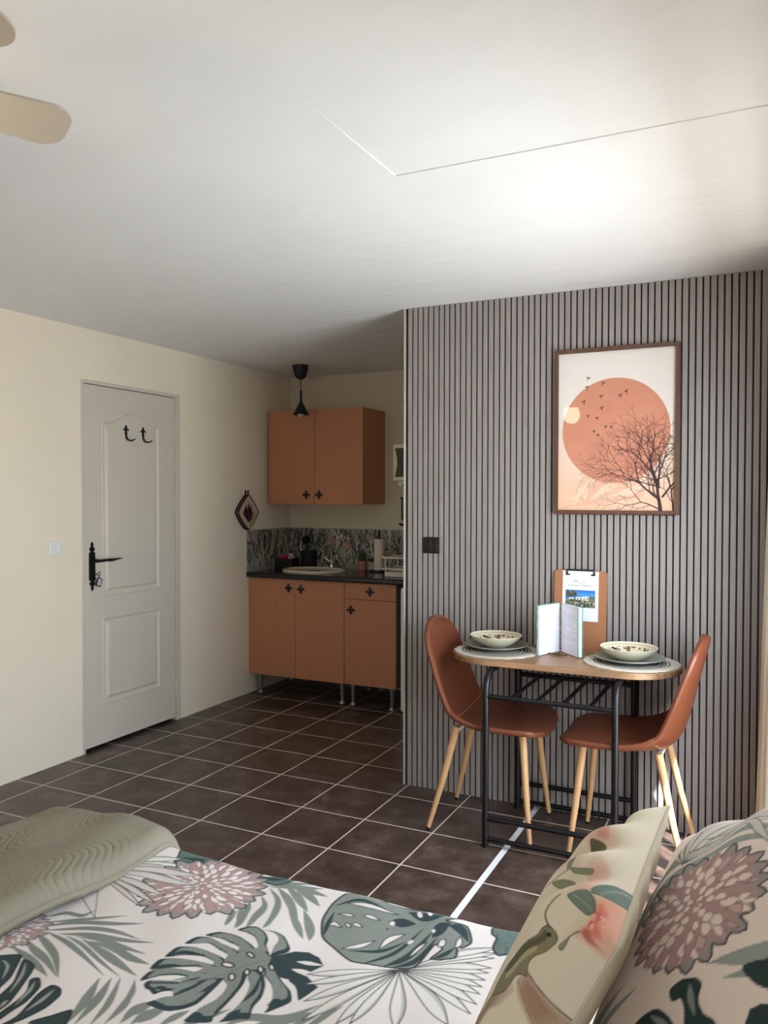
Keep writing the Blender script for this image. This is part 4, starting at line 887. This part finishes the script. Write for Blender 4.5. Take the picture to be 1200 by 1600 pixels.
def paint_all():
    cv = duvet
    # grey green palm fronds
    o5, o2, o1 = ((0, 1420), 5.), ((200, 1430), 3.75), ((180, 1310), 4.286)
    fronds(cv, [([(320, 100), (560, 80), (760, 82), (990, 68)], 22), ([(330, 135), (560, 105), (850, 130), (1120, 128)], 34), ([(330, 165), (640, 165), (900, 195), (1090, 250)], 34), ([(460, 205), (680, 225), (880, 250), (1200, 280)], 42),
        ([(590, 240), (820, 275), (960, 310), (1135, 362)], 36), ([(690, 280), (900, 330), (1020, 390), (1165, 438)], 60), ([(635, 260), (800, 360), (920, 430), (1065, 525)], 68), ([(515, 225), (640, 310), (760, 410), (930, 530)], 36),
        ([(360, 175), (500, 270), (620, 370), (810, 530)], 46), ([(270, 180), (350, 270), (430, 400), (455, 572)], 66), ([(200, 240), (260, 330), (360, 430), (440, 560)], 66), ([(90, 310), (200, 390), (290, 470), (370, 560)], 66),
        ([(360, 50), (520, 15), (640, 45), (740, 10)], 30), ([(500, 920), (640, 760), (700, 680), (780, 550)], 70), ([(580, 910), (720, 760), (800, 660), (870, 545)], 60), ([(700, 920), (820, 780), (880, 680), (942, 540)], 48), ([(820, 910), (930, 800), (1000, 710), (1055, 560)], 52),
        ([(940, 910), (1050, 800), (1200, 720)], 60), ([(1020, 920), (1120, 840), (1240, 770)], 50)], *o5)
    fronds(cv, [([(0, 600), (60, 560), (140, 525)], 44), ([(60, 640), (130, 590), (215, 545)], 44), ([(180, 650), (270, 590), (360, 540)], 34), ([(540, 650), (700, 590), (900, 592), (1130, 522)], 46), ([(700, 650), (900, 606), (1190, 555)], 46), ([(300, 640), (420, 600), (600, 535)], 30), ([(900, 660), (1050, 600), (1200, 520)], 30), ([(1000, 680), (1120, 610), (1260, 540)], 34),
        ([(570, 70), (600, 30), (640, -20)], 24), ([(625, 82), (660, 40), (720, -40)], 34), ([(700, 75), (740, 30), (800, -40)], 26), ([(790, 80), (830, 40), (880, -40)], 24), ([(1025, 122), (990, 50), (940, -40)], 44), ([(1063, 130), (1065, 60), (1030, -40)], 56), ([(0, 510), (30, 450), (40, 380)], 20)], *o2)
    fronds(cv, [([(1035, 325), (1090, 420), (1060, 520), (990, 605)], 44), ([(980, 380), (1000, 460), (930, 540), (875, 605)], 44), ([(905, 425), (880, 490), (810, 605)], 38), ([(855, 440), (832, 530), (822, 595)], 32), ([(800, 480), (770, 540), (732, 592)], 26), ([(1090, 325), (1170, 430), (1225, 560)], 56), ([(1150, 320), (1230, 400), (1290, 480)], 56), ([(1200, 330), (1300, 380), (1370, 440)], 46),
        ([(1015, 300), (1120, 275), (1330, 262)], 16), ([(1015, 312), (1200, 300), (1380, 290)], 20), ([(1050, 320), (1230, 324), (1400, 330)], 26), ([(1180, 330), (1300, 345), (1420, 380)], 30)], *o1)
    # dark leaf behind the dahlia
    leafpart(cv, [(440, 80), (470, 40), (600, 40), (730, 90), (900, 140), (1230, 225), (1230, 265), (1080, 305), (920, 250), (780, 210), (640, 215), (520, 180), (390, 185), (425, 120)], *o1, col=(84, 108, 102), dark=.22)
    for p in ([(480, 60), (640, 110), (820, 160)], [(440, 130), (600, 150), (760, 180)], [(560, 70), (800, 130), (1000, 190)], [(900, 190), (1050, 225), (1200, 240)], [(940, 240), (1060, 260), (1160, 262)]): cv.fill(D(lens(p, 22), *o1), TEAL)
    for p in ([(800, 175), (870, 185), (900, 192)], [(600, 150), (650, 160), (690, 160)], [(930, 205), (1010, 225), (1060, 235)]): cv.fill(D(lens(p, 22), *o1), WHITE_)
    # outlined leaf lines coming out from under the throw
    palm_fan(cv, (-60, 210), [((450, 140), 34), ((510, 186), 34), ((430, 212), 30)], *o1)
    dahlia(cv, (-1.203, 1.503), .152, 3)
    palm_fan(cv, (-140, 215), [((590, 252), 40), ((540, 322), 44), ((335, 392), 44), ((265, 442), 40), ((175, 466), 36)], *o1, fillc=(214, 204, 200))
    cv.line(D([(124, 1390), (148, 1434), (153, 1388)]), .002, (66, 72, 72))
    dahlia(cv, D([(28, 1466)])[0] + np.array([-.05, .01]), .092, 8)
    # monstera, lower middle
    o, s = o2
    body = [(835, 242), (770, 190), (700, 200), (600, 235), (500, 300), (380, 372), (300, 390), (480, 350), (600, 345), (700, 312), (810, 300)]
    for P in ([(830, 242), (900, 222), (980, 198), (1060, 198), (1120, 228), (1145, 278), (1060, 318), (1050, 345), (1112, 412), (1060, 450), (1000, 487), (985, 430), (940, 360), (870, 345), (835, 300)],): Q = D(P, o, s); cv.fill(Q, TEAL)
    for P in (([(990, 255), (1060, 262), (1140, 275)], 20), ([(960, 300), (1040, 320), (1110, 350)], 30), ([(900, 360), (960, 410), (990, 480)], 34)): cv.fill(D(lens(*P), o, s), WHITE_)
    F = [[(645, 92), (700, 75), (755, 75), (802, 105), (820, 142), (810, 180), (832, 240), (762, 225), (768, 185), (745, 132), (695, 106)], [(808, 92), (860, 98), (915, 120), (948, 180), (935, 205), (880, 225), (835, 242), (852, 195), (880, 160), (884, 128), (850, 100)],
        [(455, 128), (540, 108), (640, 125), (720, 172), (775, 232), (700, 270), (640, 248), (660, 190), (610, 165), (540, 140)], [(335, 178), (400, 142), (480, 140), (560, 172), (630, 200), (700, 270), (570, 300), (600, 235), (530, 195), (470, 168)],
        [(218, 250), (290, 198), (400, 195), (480, 215), (560, 245), (600, 305), (500, 335), (520, 270), (440, 236), (330, 236)], [(130, 318), (185, 265), (300, 256), (420, 265), (505, 282), (565, 312), (490, 335), (380, 345), (460, 305), (400, 290), (250, 305)],
        [(72, 384), (130, 330), (250, 308), (380, 318), (500, 335), (380, 374), (240, 392), (370, 356), (300, 342), (190, 352)], [(95, 405), (130, 382), (250, 378), (380, 375), (490, 340), (420, 395), (340, 430), (270, 470), (262, 432), (200, 440), (150, 460), (125, 435), (105, 430)],
        [(110, 520), (170, 490), (270, 465), (400, 405), (500, 345), (560, 350), (480, 430), (400, 500), (300, 540), (200, 550)], [(330, 612), (380, 560), (430, 530), (520, 480), (575, 420), (588, 378), (560, 345), (620, 310), (700, 300), (680, 380), (625, 450), (560, 520), (500, 580), (480, 615)],
        [(535, 615), (600, 570), (660, 510), (700, 440), (716, 390), (700, 330), (740, 290), (790, 330), (802, 400), (780, 470), (730, 530), (710, 595), (650, 598)], [(800, 560), (840, 510), (850, 440), (840, 390), (800, 340), (800, 280), (840, 270), (900, 370), (950, 430), (955, 490), (900, 520)]]
    for P in F: leafpart(cv, P, o, s, shade=(-.0035, .004))
    for P, w in (([(340, 605), (400, 570), (450, 590)], 40), ([(545, 612), (610, 580), (660, 540)], 46), ([(810, 555), (870, 500), (905, 520)], 50), ([(130, 520), (230, 540), (330, 520)], 26), ([(420, 430), (500, 390), (545, 355)], 22), ([(230, 245), (330, 222), (450, 230)], 14), ([(140, 312), (230, 295), (330, 292)], 12), ([(660, 500), (740, 430), (780, 340)], 22), ([(150, 425), (200, 420), (240, 425)], 18)): cv.fill(D(lens(P, w), o, s), TEAL)
    Q = D(body, o, s); cv.fill(Q, SAGE)
    for e in (ell(718, 228, 24, 11, .5), ell(585, 278, 36, 13, .15), ell(608, 345, 18, 19), ell(697, 322, 15, 17), ell(777, 308, 14, 18, -.4), ell(842, 295, 13, 18, -.4)): Q = D(e, o, s); cv.fill(Q, WHITE_); cv.line(Q, .004, DKLINE, closed=True)
    cv.line(D([(840, 246), (660, 290), (500, 340), (300, 385), (120, 396)], o, s), .0045, DKLINE); cv.line(D([(838, 246), (660, 289), (500, 339), (300, 384)], o, s), .0018, (176, 182, 172))
    # palm fan
    o, s = (480, 1470), 4.
    palm_fan(cv, (575, 165), [((0, 190), 44), ((-20, 255), 44), ((-20, 365), 52), ((-30, 485), 62), ((180, 525), 66), ((265, 530), 60), ((545, 560), 96), ((880, 545), 100), ((1020, 472), 60), ((1058, 410), 60), ((1078, 345), 56), ((1092, 300), 52), ((1112, 258), 50), ((1132, 214), 46), ((1152, 184), 46), ((1168, 124), 42), ((1184, 94), 42), ((1195, 60), 42)], o, s)
    # monstera, right
    o, s = (480, 1370), 3.53
    out = [(215, 92), (300, 92), (500, 136), (640, 158), (760, 190), (900, 222), (770, 246), (880, 280), (905, 370), (850, 402), (828, 380), (815, 455), (680, 450), (745, 400), (700, 372), (590, 490), (450, 485), (350, 470), (240, 450), (150, 372), (85, 310), (85, 220), (140, 140)]
    leafpart(cv, out, o, s, dark=.14)
    for P, w in (([(300, 470), (480, 400), (640, 280)], 18), ([(420, 480), (560, 420), (690, 300)], 34), ([(470, 485), (600, 450), (720, 330)], 26), ([(690, 330), (730, 290), (790, 260)], 60), ([(780, 270), (850, 300), (890, 370)], 44), ([(560, 190), (650, 220), (770, 215)], 44), ([(400, 120), (560, 165), (700, 190)], 20), ([(150, 150), (300, 130), (480, 195)], 12), ([(690, 450), (760, 430), (812, 400)], 22), ([(450, 235), (520, 240), (600, 250)], 40), ([(230, 390), (400, 390), (540, 340)], 16), ([(90, 300), (110, 250), (150, 180)], 22)): cv.fill(D(lens(P, w), o, s), TEAL)
    for P, w in (([(225, 142), (340, 158), (505, 202)], 20), ([(420, 136), (500, 150), (590, 172)], 14), ([(170, 192), (230, 200), (260, 208)], 14), ([(310, 204), (350, 212), (402, 228)], 18), ([(120, 248), (150, 240), (190, 262)], 20), ([(210, 238), (225, 250), (240, 265)], 18), ([(245, 244), (275, 250), (305, 264)], 18), ([(190, 376), (290, 362), (375, 333)], 24), ([(395, 378), (450, 328), (540, 298)], 30), ([(555, 432), (610, 385), (660, 352)], 20), ([(720, 385), (745, 365), (760, 345)], 40), ([(815, 400), (838, 372), (845, 338)], 34)): Q = D(lens(P, w), o, s); cv.fill(Q, WHITE_); cv.line(Q, .0025, DKLINE, closed=True)
    for e in (ell(470, 243, 12, 10), ell(622, 206, 10, 16, -.6), ell(678, 202, 9, 15, -.6), ell(697, 296, 8, 9), ell(570, 342, 16, 8, -.4)): cv.fill(D(e, o, s), WHITE_)
    cv.line(D([(440, 272), (600, 262), (770, 240)], o, s), .005, DKLINE); cv.line(D([(450, 272), (600, 262), (760, 241)], o, s), .002, (176, 182, 172))
    leafpart(cv, [(1028, 282), (1100, 300), (1240, 330), (1200, 420), (1060, 450), (1025, 405), (1045, 350), (1020, 325)], o, s, col=(92, 112, 106), dark=.3)
    # dark monstera, lower left
    o, s = o5
    for P in ([(-120, 400), (0, 388), (150, 380), (158, 410), (110, 500), (60, 570), (-120, 690)], [(190, 420), (262, 470), (230, 540), (120, 680), (40, 760), (-100, 820), (-100, 760), (100, 600), (150, 500)], [(240, 580), (300, 572), (305, 640), (200, 740), (90, 800), (-80, 900), (-80, 860), (150, 720), (220, 650)], [(300, 690), (400, 630), (465, 650), (462, 700), (350, 790), (200, 860), (80, 900), (-60, 930), (130, 850)], [(230, 900), (400, 850), (555, 803), (520, 890), (480, 930)]):
        leafpart(cv, P, o, s, col=(36, 58, 58), ow=.005, dark=.2)
    for p in ([(20, 420), (60, 470), (20, 560)], [(200, 450), (170, 540), (80, 660)], [(270, 600), (230, 660), (120, 760)], [(420, 660), (330, 730), (200, 810)], [(60, 720), (30, 740), (0, 770)]): cv.fill(D(lens(p, 20), o, s), (150, 156, 146))
for sh in ((.31, -.86), (-.62, -.80), (0., 0.)):       # the print repeats over the cloth
    SH = np.array(sh); paint_all()
SH = np.array([0., 0.])

su = np.arange(-.23, BX1-BX0+.0, .0024); sv_ = np.concatenate([np.arange(-.22, .62, .012), np.arange(.62, BY1-BY0+.30, .0024)])
A, B_ = np.meshgrid(su, sv_, indexing='ij')
hx, dx = hem(-(A-(BX1-BX0)), BX1-BX0, .045, .30); WX = BX1-hx
cy_ = (BY0+BY1)/2; half = (BY1-BY0)/2; hy, dy = hem(np.abs(B_-half), half, .040, .36); WY = cy_ + np.sign(B_-half)*hy
WZ = BZ - np.sqrt(dx**2+dy**2) + wob(WX, WY)*np.exp(-(dx+dy)*4)
# gentle pull creases in the cloth
WY = WY + .010*np.sin(9*A)*np.clip(dy/.2, 0, 1)
cloth = duvet.sample(A+BX0, B_+BY0)
dv = grid_obj('duvet', np.stack([WX, WY, WZ], -1), attr_mat('duvet_print', .85, bump=.0003, bscale=700, sheen=.1), color=cloth)
so = dv.modifiers.new('thick', 'SOLIDIFY'); so.thickness = .012; so.offset = -1
tag(dv, 'white duvet with monstera leaves, palm fronds and dusty pink dahlias on the bed', 'duvet')
# quilted throw over the foot of the bed
tu = np.arange(0, .82, .004); tv = np.arange(-.30, BY1-BY0+.38, .004); A, B_ = np.meshgrid(tu, tv, indexing='ij')
TX = -1.435; zt_ = BZ+.040
hx, dx = hem(A, TX-(BX0-.03), .10, .42); X_ = TX - hx
hy, dy = hem(np.abs(B_-half), half+.022, .085, .42); Y_ = cy_ + np.sign(B_-half)*hy
edge = np.clip(A/.035, 0, 1); roll = np.sqrt(np.clip(1-(1-edge)**2, 0, 1))
Z_ = BZ + .010 + .034*roll + .014*np.exp(-((A-.10)/.09)**2)*np.exp(-(dy*6)**2) - np.sqrt(dx**2+dy**2) + wob(X_*1.3, Y_)*1.2*np.exp(-(dx+dy)*4)
X_ = X_ + .016*np.sin(5.0*B_+1.0)*np.exp(-A/.25)
ph = B_ + .055*np.sin(2*PI*(A+.25*B_)/.235) + .25*A; gro = np.abs(np.sin(PI*ph/.019))**.45
band = .55 + .45*np.sin(2*PI*ph/.30); Z_ = Z_ + .0042*(gro-1)*np.clip(band*1.4, .25, 1)
tw = thing('throw', 'grey green quilted throw folded over the foot of the bed', 'throw', (TX, cy_, BZ))
V = np.stack([X_, Y_, Z_], -1) - np.array([TX, cy_, BZ])
m_throw = mat('sage_quilt', (138, 132, 114), .75, bump=.0004, bscale=600)
c_ = grid_obj('quilted_cloth', V, m_throw, tw); so = c_.modifiers.new('thick', 'SOLIDIFY'); so.thickness = .010; so.offset = -1
e_ = V[0][(tv > .02) & (tv < BY1-BY0+.10)]
MB().tube([tuple(p+np.array([.002, 0, .004])) for p in e_[::4]], .011, 8).build('folded_edge', m_throw, tw)
# ------------------------------------------------------------------ pillows
def pillow(name, label, c, eu, ev, W, H, T, canvas, m, puff=.42, n=360, crease=0, bias=0):
    """plump cushion: eu, ev are its width and height directions, c its middle"""
    eu = Vector(eu).normalized(); ev = Vector(ev); ev = (ev-eu*ev.dot(eu)).normalized(); en = eu.cross(ev)
    o = thing(name, label, 'pillow', c)
    g = np.sin(np.linspace(-1, 1, n)*PI/2); U, Q = np.meshgrid(g, g, indexing='ij')
    th = T/2*(np.clip(1-np.abs(U)**2.6, 0, 1)*np.clip(1-np.abs(Q)**2.6, 0, 1))**puff
    pin = 1 - .075*(1-np.abs(Q)**2)*np.abs(U)**2*0 ; sU = U*(1-.085*(1-Q**2)*np.abs(U)); sQ = Q*(1-.085*(1-U**2)*np.abs(Q))
    wr = crease*(np.sin(9*U+5*Q*U+2)*np.exp(-((Q-.75)/.35)**2) + .6*np.sin(14*U-7*Q)*np.abs(U)**3 + .5*np.sin(11*Q+3*U)*np.abs(U)**2)
    ax = [np.array(v) for v in (eu, ev, en)]
    for sgn, nm in ((1, 'front_cover'), (-1, 'back_cover')):
        h = sgn*(1+sgn*bias)*(th + wr*np.clip(th/(T/4), 0, 1))
        P = sU[..., None]*W/2*ax[0] + sQ[..., None]*H/2*ax[1] + h[..., None]*ax[2]
        if sgn < 0: P = P[::-1]
        col = canvas.sample(U*W/2, Q*H/2) if sgn > 0 else np.broadcast_to(lin(canvas.back), P.shape).copy()
        grid_obj(nm, P, m, o, color=col)
    k = MB(); bd_ = [P_ for P_ in [(u, -1) for u in g] + [(1, v) for v in g[1:]] + [(u, 1) for u in g[::-1][1:]] + [(-1, v) for v in g[::-1][1:]]]
    pts = []
    for u, v in bd_[::3]:
        a_ = u*(1-.085*(1-v*v)*abs(u)); b2 = v*(1-.085*(1-u*u)*abs(v)); p = a_*W/2*ax[0] + b2*H/2*ax[1]
        if not pts or np.linalg.norm(p-pts[-1]) > .003: pts.append(p)
    k.tube([tuple(p) for p in pts] + [tuple(pts[0])], .0028, 6, caps=False); k.build('edge_seam', mat(name+'_seam', canvas.back, .9), o)
    return o
ca = Canvas(-.25, -.25, .25, .25, .0012, (234, 224, 201)); ca.back = (208, 198, 176)
def wash(cv, P, col, al=.5, layers=5, grow=1.0):
    """soft watercolour patch"""
    P = np.asarray(P, float); c = P.mean(0)
    for k in range(layers): cv.fill(c + (P-c)*grow*(1.25-.16*k), col, al=al/layers*1.6)
def paint_roses(cv):
    R = random.Random(4)
    for x, y, a, b, c in ((.0, -.05, .06, .05, (226, 204, 178)), (-.12, -.10, .05, .05, (228, 190, 172)), (-.095, .185, .045, .026, (226, 186, 164)), (-.10, .192, .014, .010, (208, 142, 130)), (.06, .200, .05, .016, (228, 178, 162)), (-.02, .17, .035, .022, (226, 200, 176))):
        wash(cv, [(x+a*math.cos(t)*(1+.2*math.sin(3*t)), y+b*math.sin(t)*(1+.2*math.cos(2*t))) for t in np.linspace(0, 2*PI, 22)], c, .9)
    rose = round_loop([(.170, .196), (.146, .205), (.119, .214), (.112, .228), (.150, .229), (.19, .229), (.226, .228), (.226, .203), (.210, .196), (.192, .190)])
    wash(cv, rose, (236, 160, 138), .95, 5, .95)
    for x, y, a, b, c in ((.160, .215, .024, .007, (222, 122, 102)), (.198, .210, .016, .008, (214, 112, 92)), (.137, .220, .014, .004, (240, 172, 152)), (.208, .202, .012, .005, (186, 96, 84)), (.180, .204, .016, .004, (242, 178, 158))):
        wash(cv, [(x+a*math.cos(t)*(1+.2*math.sin(3*t)), y+b*math.sin(t)*(1+.25*math.cos(2*t))) for t in np.linspace(0, 2*PI, 20)], c, .9)
    for k in range(14):
        a = R.uniform(0, 2*PI); r = R.uniform(.2, .9); x, y = .172+.040*r*math.cos(a), .212+.010*r*math.sin(a)
        cv.blade([(x-.009, y), (x, y+.0015), (x+.009, y+R.uniform(-.002, .002))], .003, [(240, 178, 158), (204, 108, 94), (226, 136, 116)][k % 3])
    def leaf(P, c, vein):
        Q = round_loop(P); cv.fill(Q, c); cv.line(Q, .0010, (98, 104, 88), closed=True); cv.line(vein, .0010, (168, 176, 156))
    leaf([(.114, .186), (.109, .194), (.106, .207), (.123, .211), (.148, .207), (.148, .197), (.133, .190)], (122, 138, 122), [(.112, .192), (.128, .200), (.146, .205)])
    leaf([(.110, .211), (.092, .214), (.075, .221), (.077, .228), (.109, .229), (.120, .226), (.114, .217)], (112, 136, 126), [(.080, .225), (.098, .221), (.112, .217)])
    leaf([(.184, .167), (.173, .176), (.175, .189), (.191, .184), (.200, .197), (.199, .184), (.206, .173), (.207, .162), (.200, .160)], (142, 144, 122), [(.178, .182), (.190, .175), (.203, .165)])
    for P in ([(.010, .163), (-.010, .169), (-.008, .178), (.006, .172)], [(.010, .168), (.017, .180), (.024, .197), (.033, .192), (.022, .172)], [(.013, .129), (.022, .150), (.036, .166), (.050, .165), (.032, .140)]): Q = round_loop(P); cv.fill(Q, (142, 146, 118)); cv.line(Q, .001, (112, 116, 92), closed=True)
    cv.line(smooth([(.0, .10), (.01, .13), (.012, .165)]), .0016, (126, 128, 100)); cv.line(smooth([(-.03, .08), (-.01, .12), (.0, .15)]), .0012, (140, 138, 110))
    # hummingbird
    wash(cv, round_loop([(.182, .087), (.200, .093), (.228, .096), (.228, .078), (.220, .052), (.200, .052), (.176, .062)]), (156, 112, 86), .9); cv.line([(.180, .090), (.203, .095), (.228, .100)], .0018, (98, 76, 62)); cv.line([(.172, .066), (.200, .056), (.224, .050)], .0013, (124, 92, 74))
    wash(cv, [(.140, .032), (.133, -.010), (.081, -.082), (.06, -.12), (.10, -.12), (.124, -.055), (.157, .003), (.163, .033)], (140, 98, 80), .9)
    body = round_loop([(.140, .143), (.150, .147), (.160, .147), (.171, .142), (.179, .131), (.173, .112), (.174, .098), (.184, .086), (.173, .077), (.163, .062), (.158, .029), (.140, .002), (.128, .010), (.114, .034), (.120, .064), (.134, .092), (.144, .120), (.140, .133)])
    cv.fill(body, (140, 134, 104)); cv.fill(round_loop([(.116, .040), (.123, .064), (.138, .094), (.148, .122), (.144, .136), (.156, .130), (.154, .098), (.142, .062), (.130, .036)]), (98, 96, 72)); cv.fill(round_loop([(.146, .040), (.156, .080), (.164, .108), (.158, .116), (.148, .080), (.138, .042)]), (184, 172, 138))
    cv.line(body, .0014, (84, 78, 62), closed=True); cv.line(smooth([(.142, .143), (.127, .147), (.116, .163), (.108, .178)]), .0018, (70, 62, 50)); cv.fill([(.151+.0025*math.cos(t), .138+.0025*math.sin(t)) for t in np.linspace(0, 2*PI, 10)], (24, 22, 20))
    # second bird near the far corner
    cv.fill(round_loop([(-.097, .170), (-.079, .187), (-.054, .193), (-.038, .188), (-.012, .192), (-.043, .181), (-.069, .164)]), (104, 98, 74)); cv.line([(-.06, .178), (-.045, .160), (-.042, .145)], .003, (80, 66, 54))
paint_roses(ca)
pillow('cushion', 'beige cushion with watercolour roses and a hummingbird, in front of the leaf print pillow', (-.2481, 1.1536, .7335), (-.0082, -1, -.0057), (.4333, -.0087, .9012), .45, .45, .13, ca, attr_mat('rose_print', .8, bump=.0003, bscale=700), crease=.007, bias=.6)
cb_ = Canvas(-.27, -.37, .27, .37, .0012, (234, 218, 206)); cb_.back = (226, 215, 204)
def paint_pillow(cv):
    def fr_(L, col=(150, 158, 150)):
        for p, w in L: cv.fill(lens(p, w), col)
    # palm fronds sweeping around the flower
    fr_([([(-.20, .02), (-.16, .16), (-.02, .22), (.10, .20)], .022), ([(-.19, .0), (-.13, .14), (.0, .19), (.13, .165)], .020), ([(-.18, .04), (-.15, .20), (-.04, .26), (.08, .25)], .018), ([(.02, .19), (.10, .17), (.20, .12)], .018), ([(-.22, -.02), (-.21, .10), (-.17, .22)], .020), ([(-.24, -.05), (-.235, .08), (-.20, .20)], .018), ([(-.14, -.06), (-.19, -.12), (-.22, -.24)], .028), ([(-.10, -.07), (-.17, -.14), (-.20, -.28)], .020), ([(.02, -.05), (.10, -.04), (.20, -.01)], .030), ([(.05, -.075), (.13, -.06), (.22, -.045)], .022)])
    for e, w in (((-.10, .33), .018), ((-.05, .34), .020), ((.0, .345), .020), ((.06, .34), .020), ((.12, .33), .018), ((-.15, .30), .016), ((-.19, .26), .016), ((.17, .30), .016)):
        L = lens([(-.12, .17), ((-.12+e[0])/2-.02, (.17+e[1])/2+.01), e], w); cv.fill(L, (214, 208, 198)); cv.line(L, .0018, (88, 92, 90), closed=True)
    for p, w in (([(-.10, .235), (.02, .262), (.16, .235), (.24, .20)], .026), ([(-.12, .20), (-.02, .245), (.02, .205), (.05, .165)], .016), ([(-.17, .13), (-.19, .06), (-.215, -.02)], .016), ([(-.155, .15), (-.20, .10), (-.24, .03)], .016)):
        L = lens(p, w); cv.fill(L, (204, 200, 190)); cv.line(L, .0018, (78, 82, 82), closed=True)
    dahlia(cv, (-.044, .058), .118, 5, white=(230, 212, 200), big=1.45)
    # dark monstera leaf
    for P in ([(-.030, -.085), (-.015, -.072), (.006, -.072), (.018, -.082), (.020, -.105), (.034, -.125), (.056, -.140), (.060, -.20), (.0, -.20), (.012, -.15), (.004, -.115), (-.008, -.098), (-.020, -.102)], [(-.070, -.125), (-.045, -.112), (-.02, -.125), (.0, -.15), (.01, -.21), (-.06, -.21), (-.09, -.16)], [(.075, -.06), (.12, -.05), (.18, -.06), (.20, -.085), (.14, -.095), (.10, -.085)], [(.10, -.12), (.16, -.11), (.20, -.13), (.18, -.2), (.11, -.2)]):
        P = round_loop(P); cv.fill(P, (42, 60, 58), speck=((110, 120, 110), .06)); cv.line(P, .003, (40, 54, 56), closed=True)
    fr_([([(.0, -.08), (.008, -.10), (.022, -.125)], .008), ([(-.05, -.12), (-.02, -.14), (.0, -.18)], .010)], (130, 140, 130))
    dahlia(cv, (.10, -.30), .09, 11); fr_([([(-.2, -.3), (-.1, -.25), (.0, -.26)], .02), ([(-.2, -.34), (-.1, -.3), (.0, -.3)], .02)])
paint_pillow(cb_)
pillow('pillow', 'large white pillow with dusty pink dahlia and grey palm leaves against the right wall', (-.010, 1.1282, .8042), (.7579, -.3978, .5171), (.1926, .8937, .4052), .50, .70, .20, cb_, attr_mat('pillow_print', .85, bump=.0003, bscale=700), crease=.005)
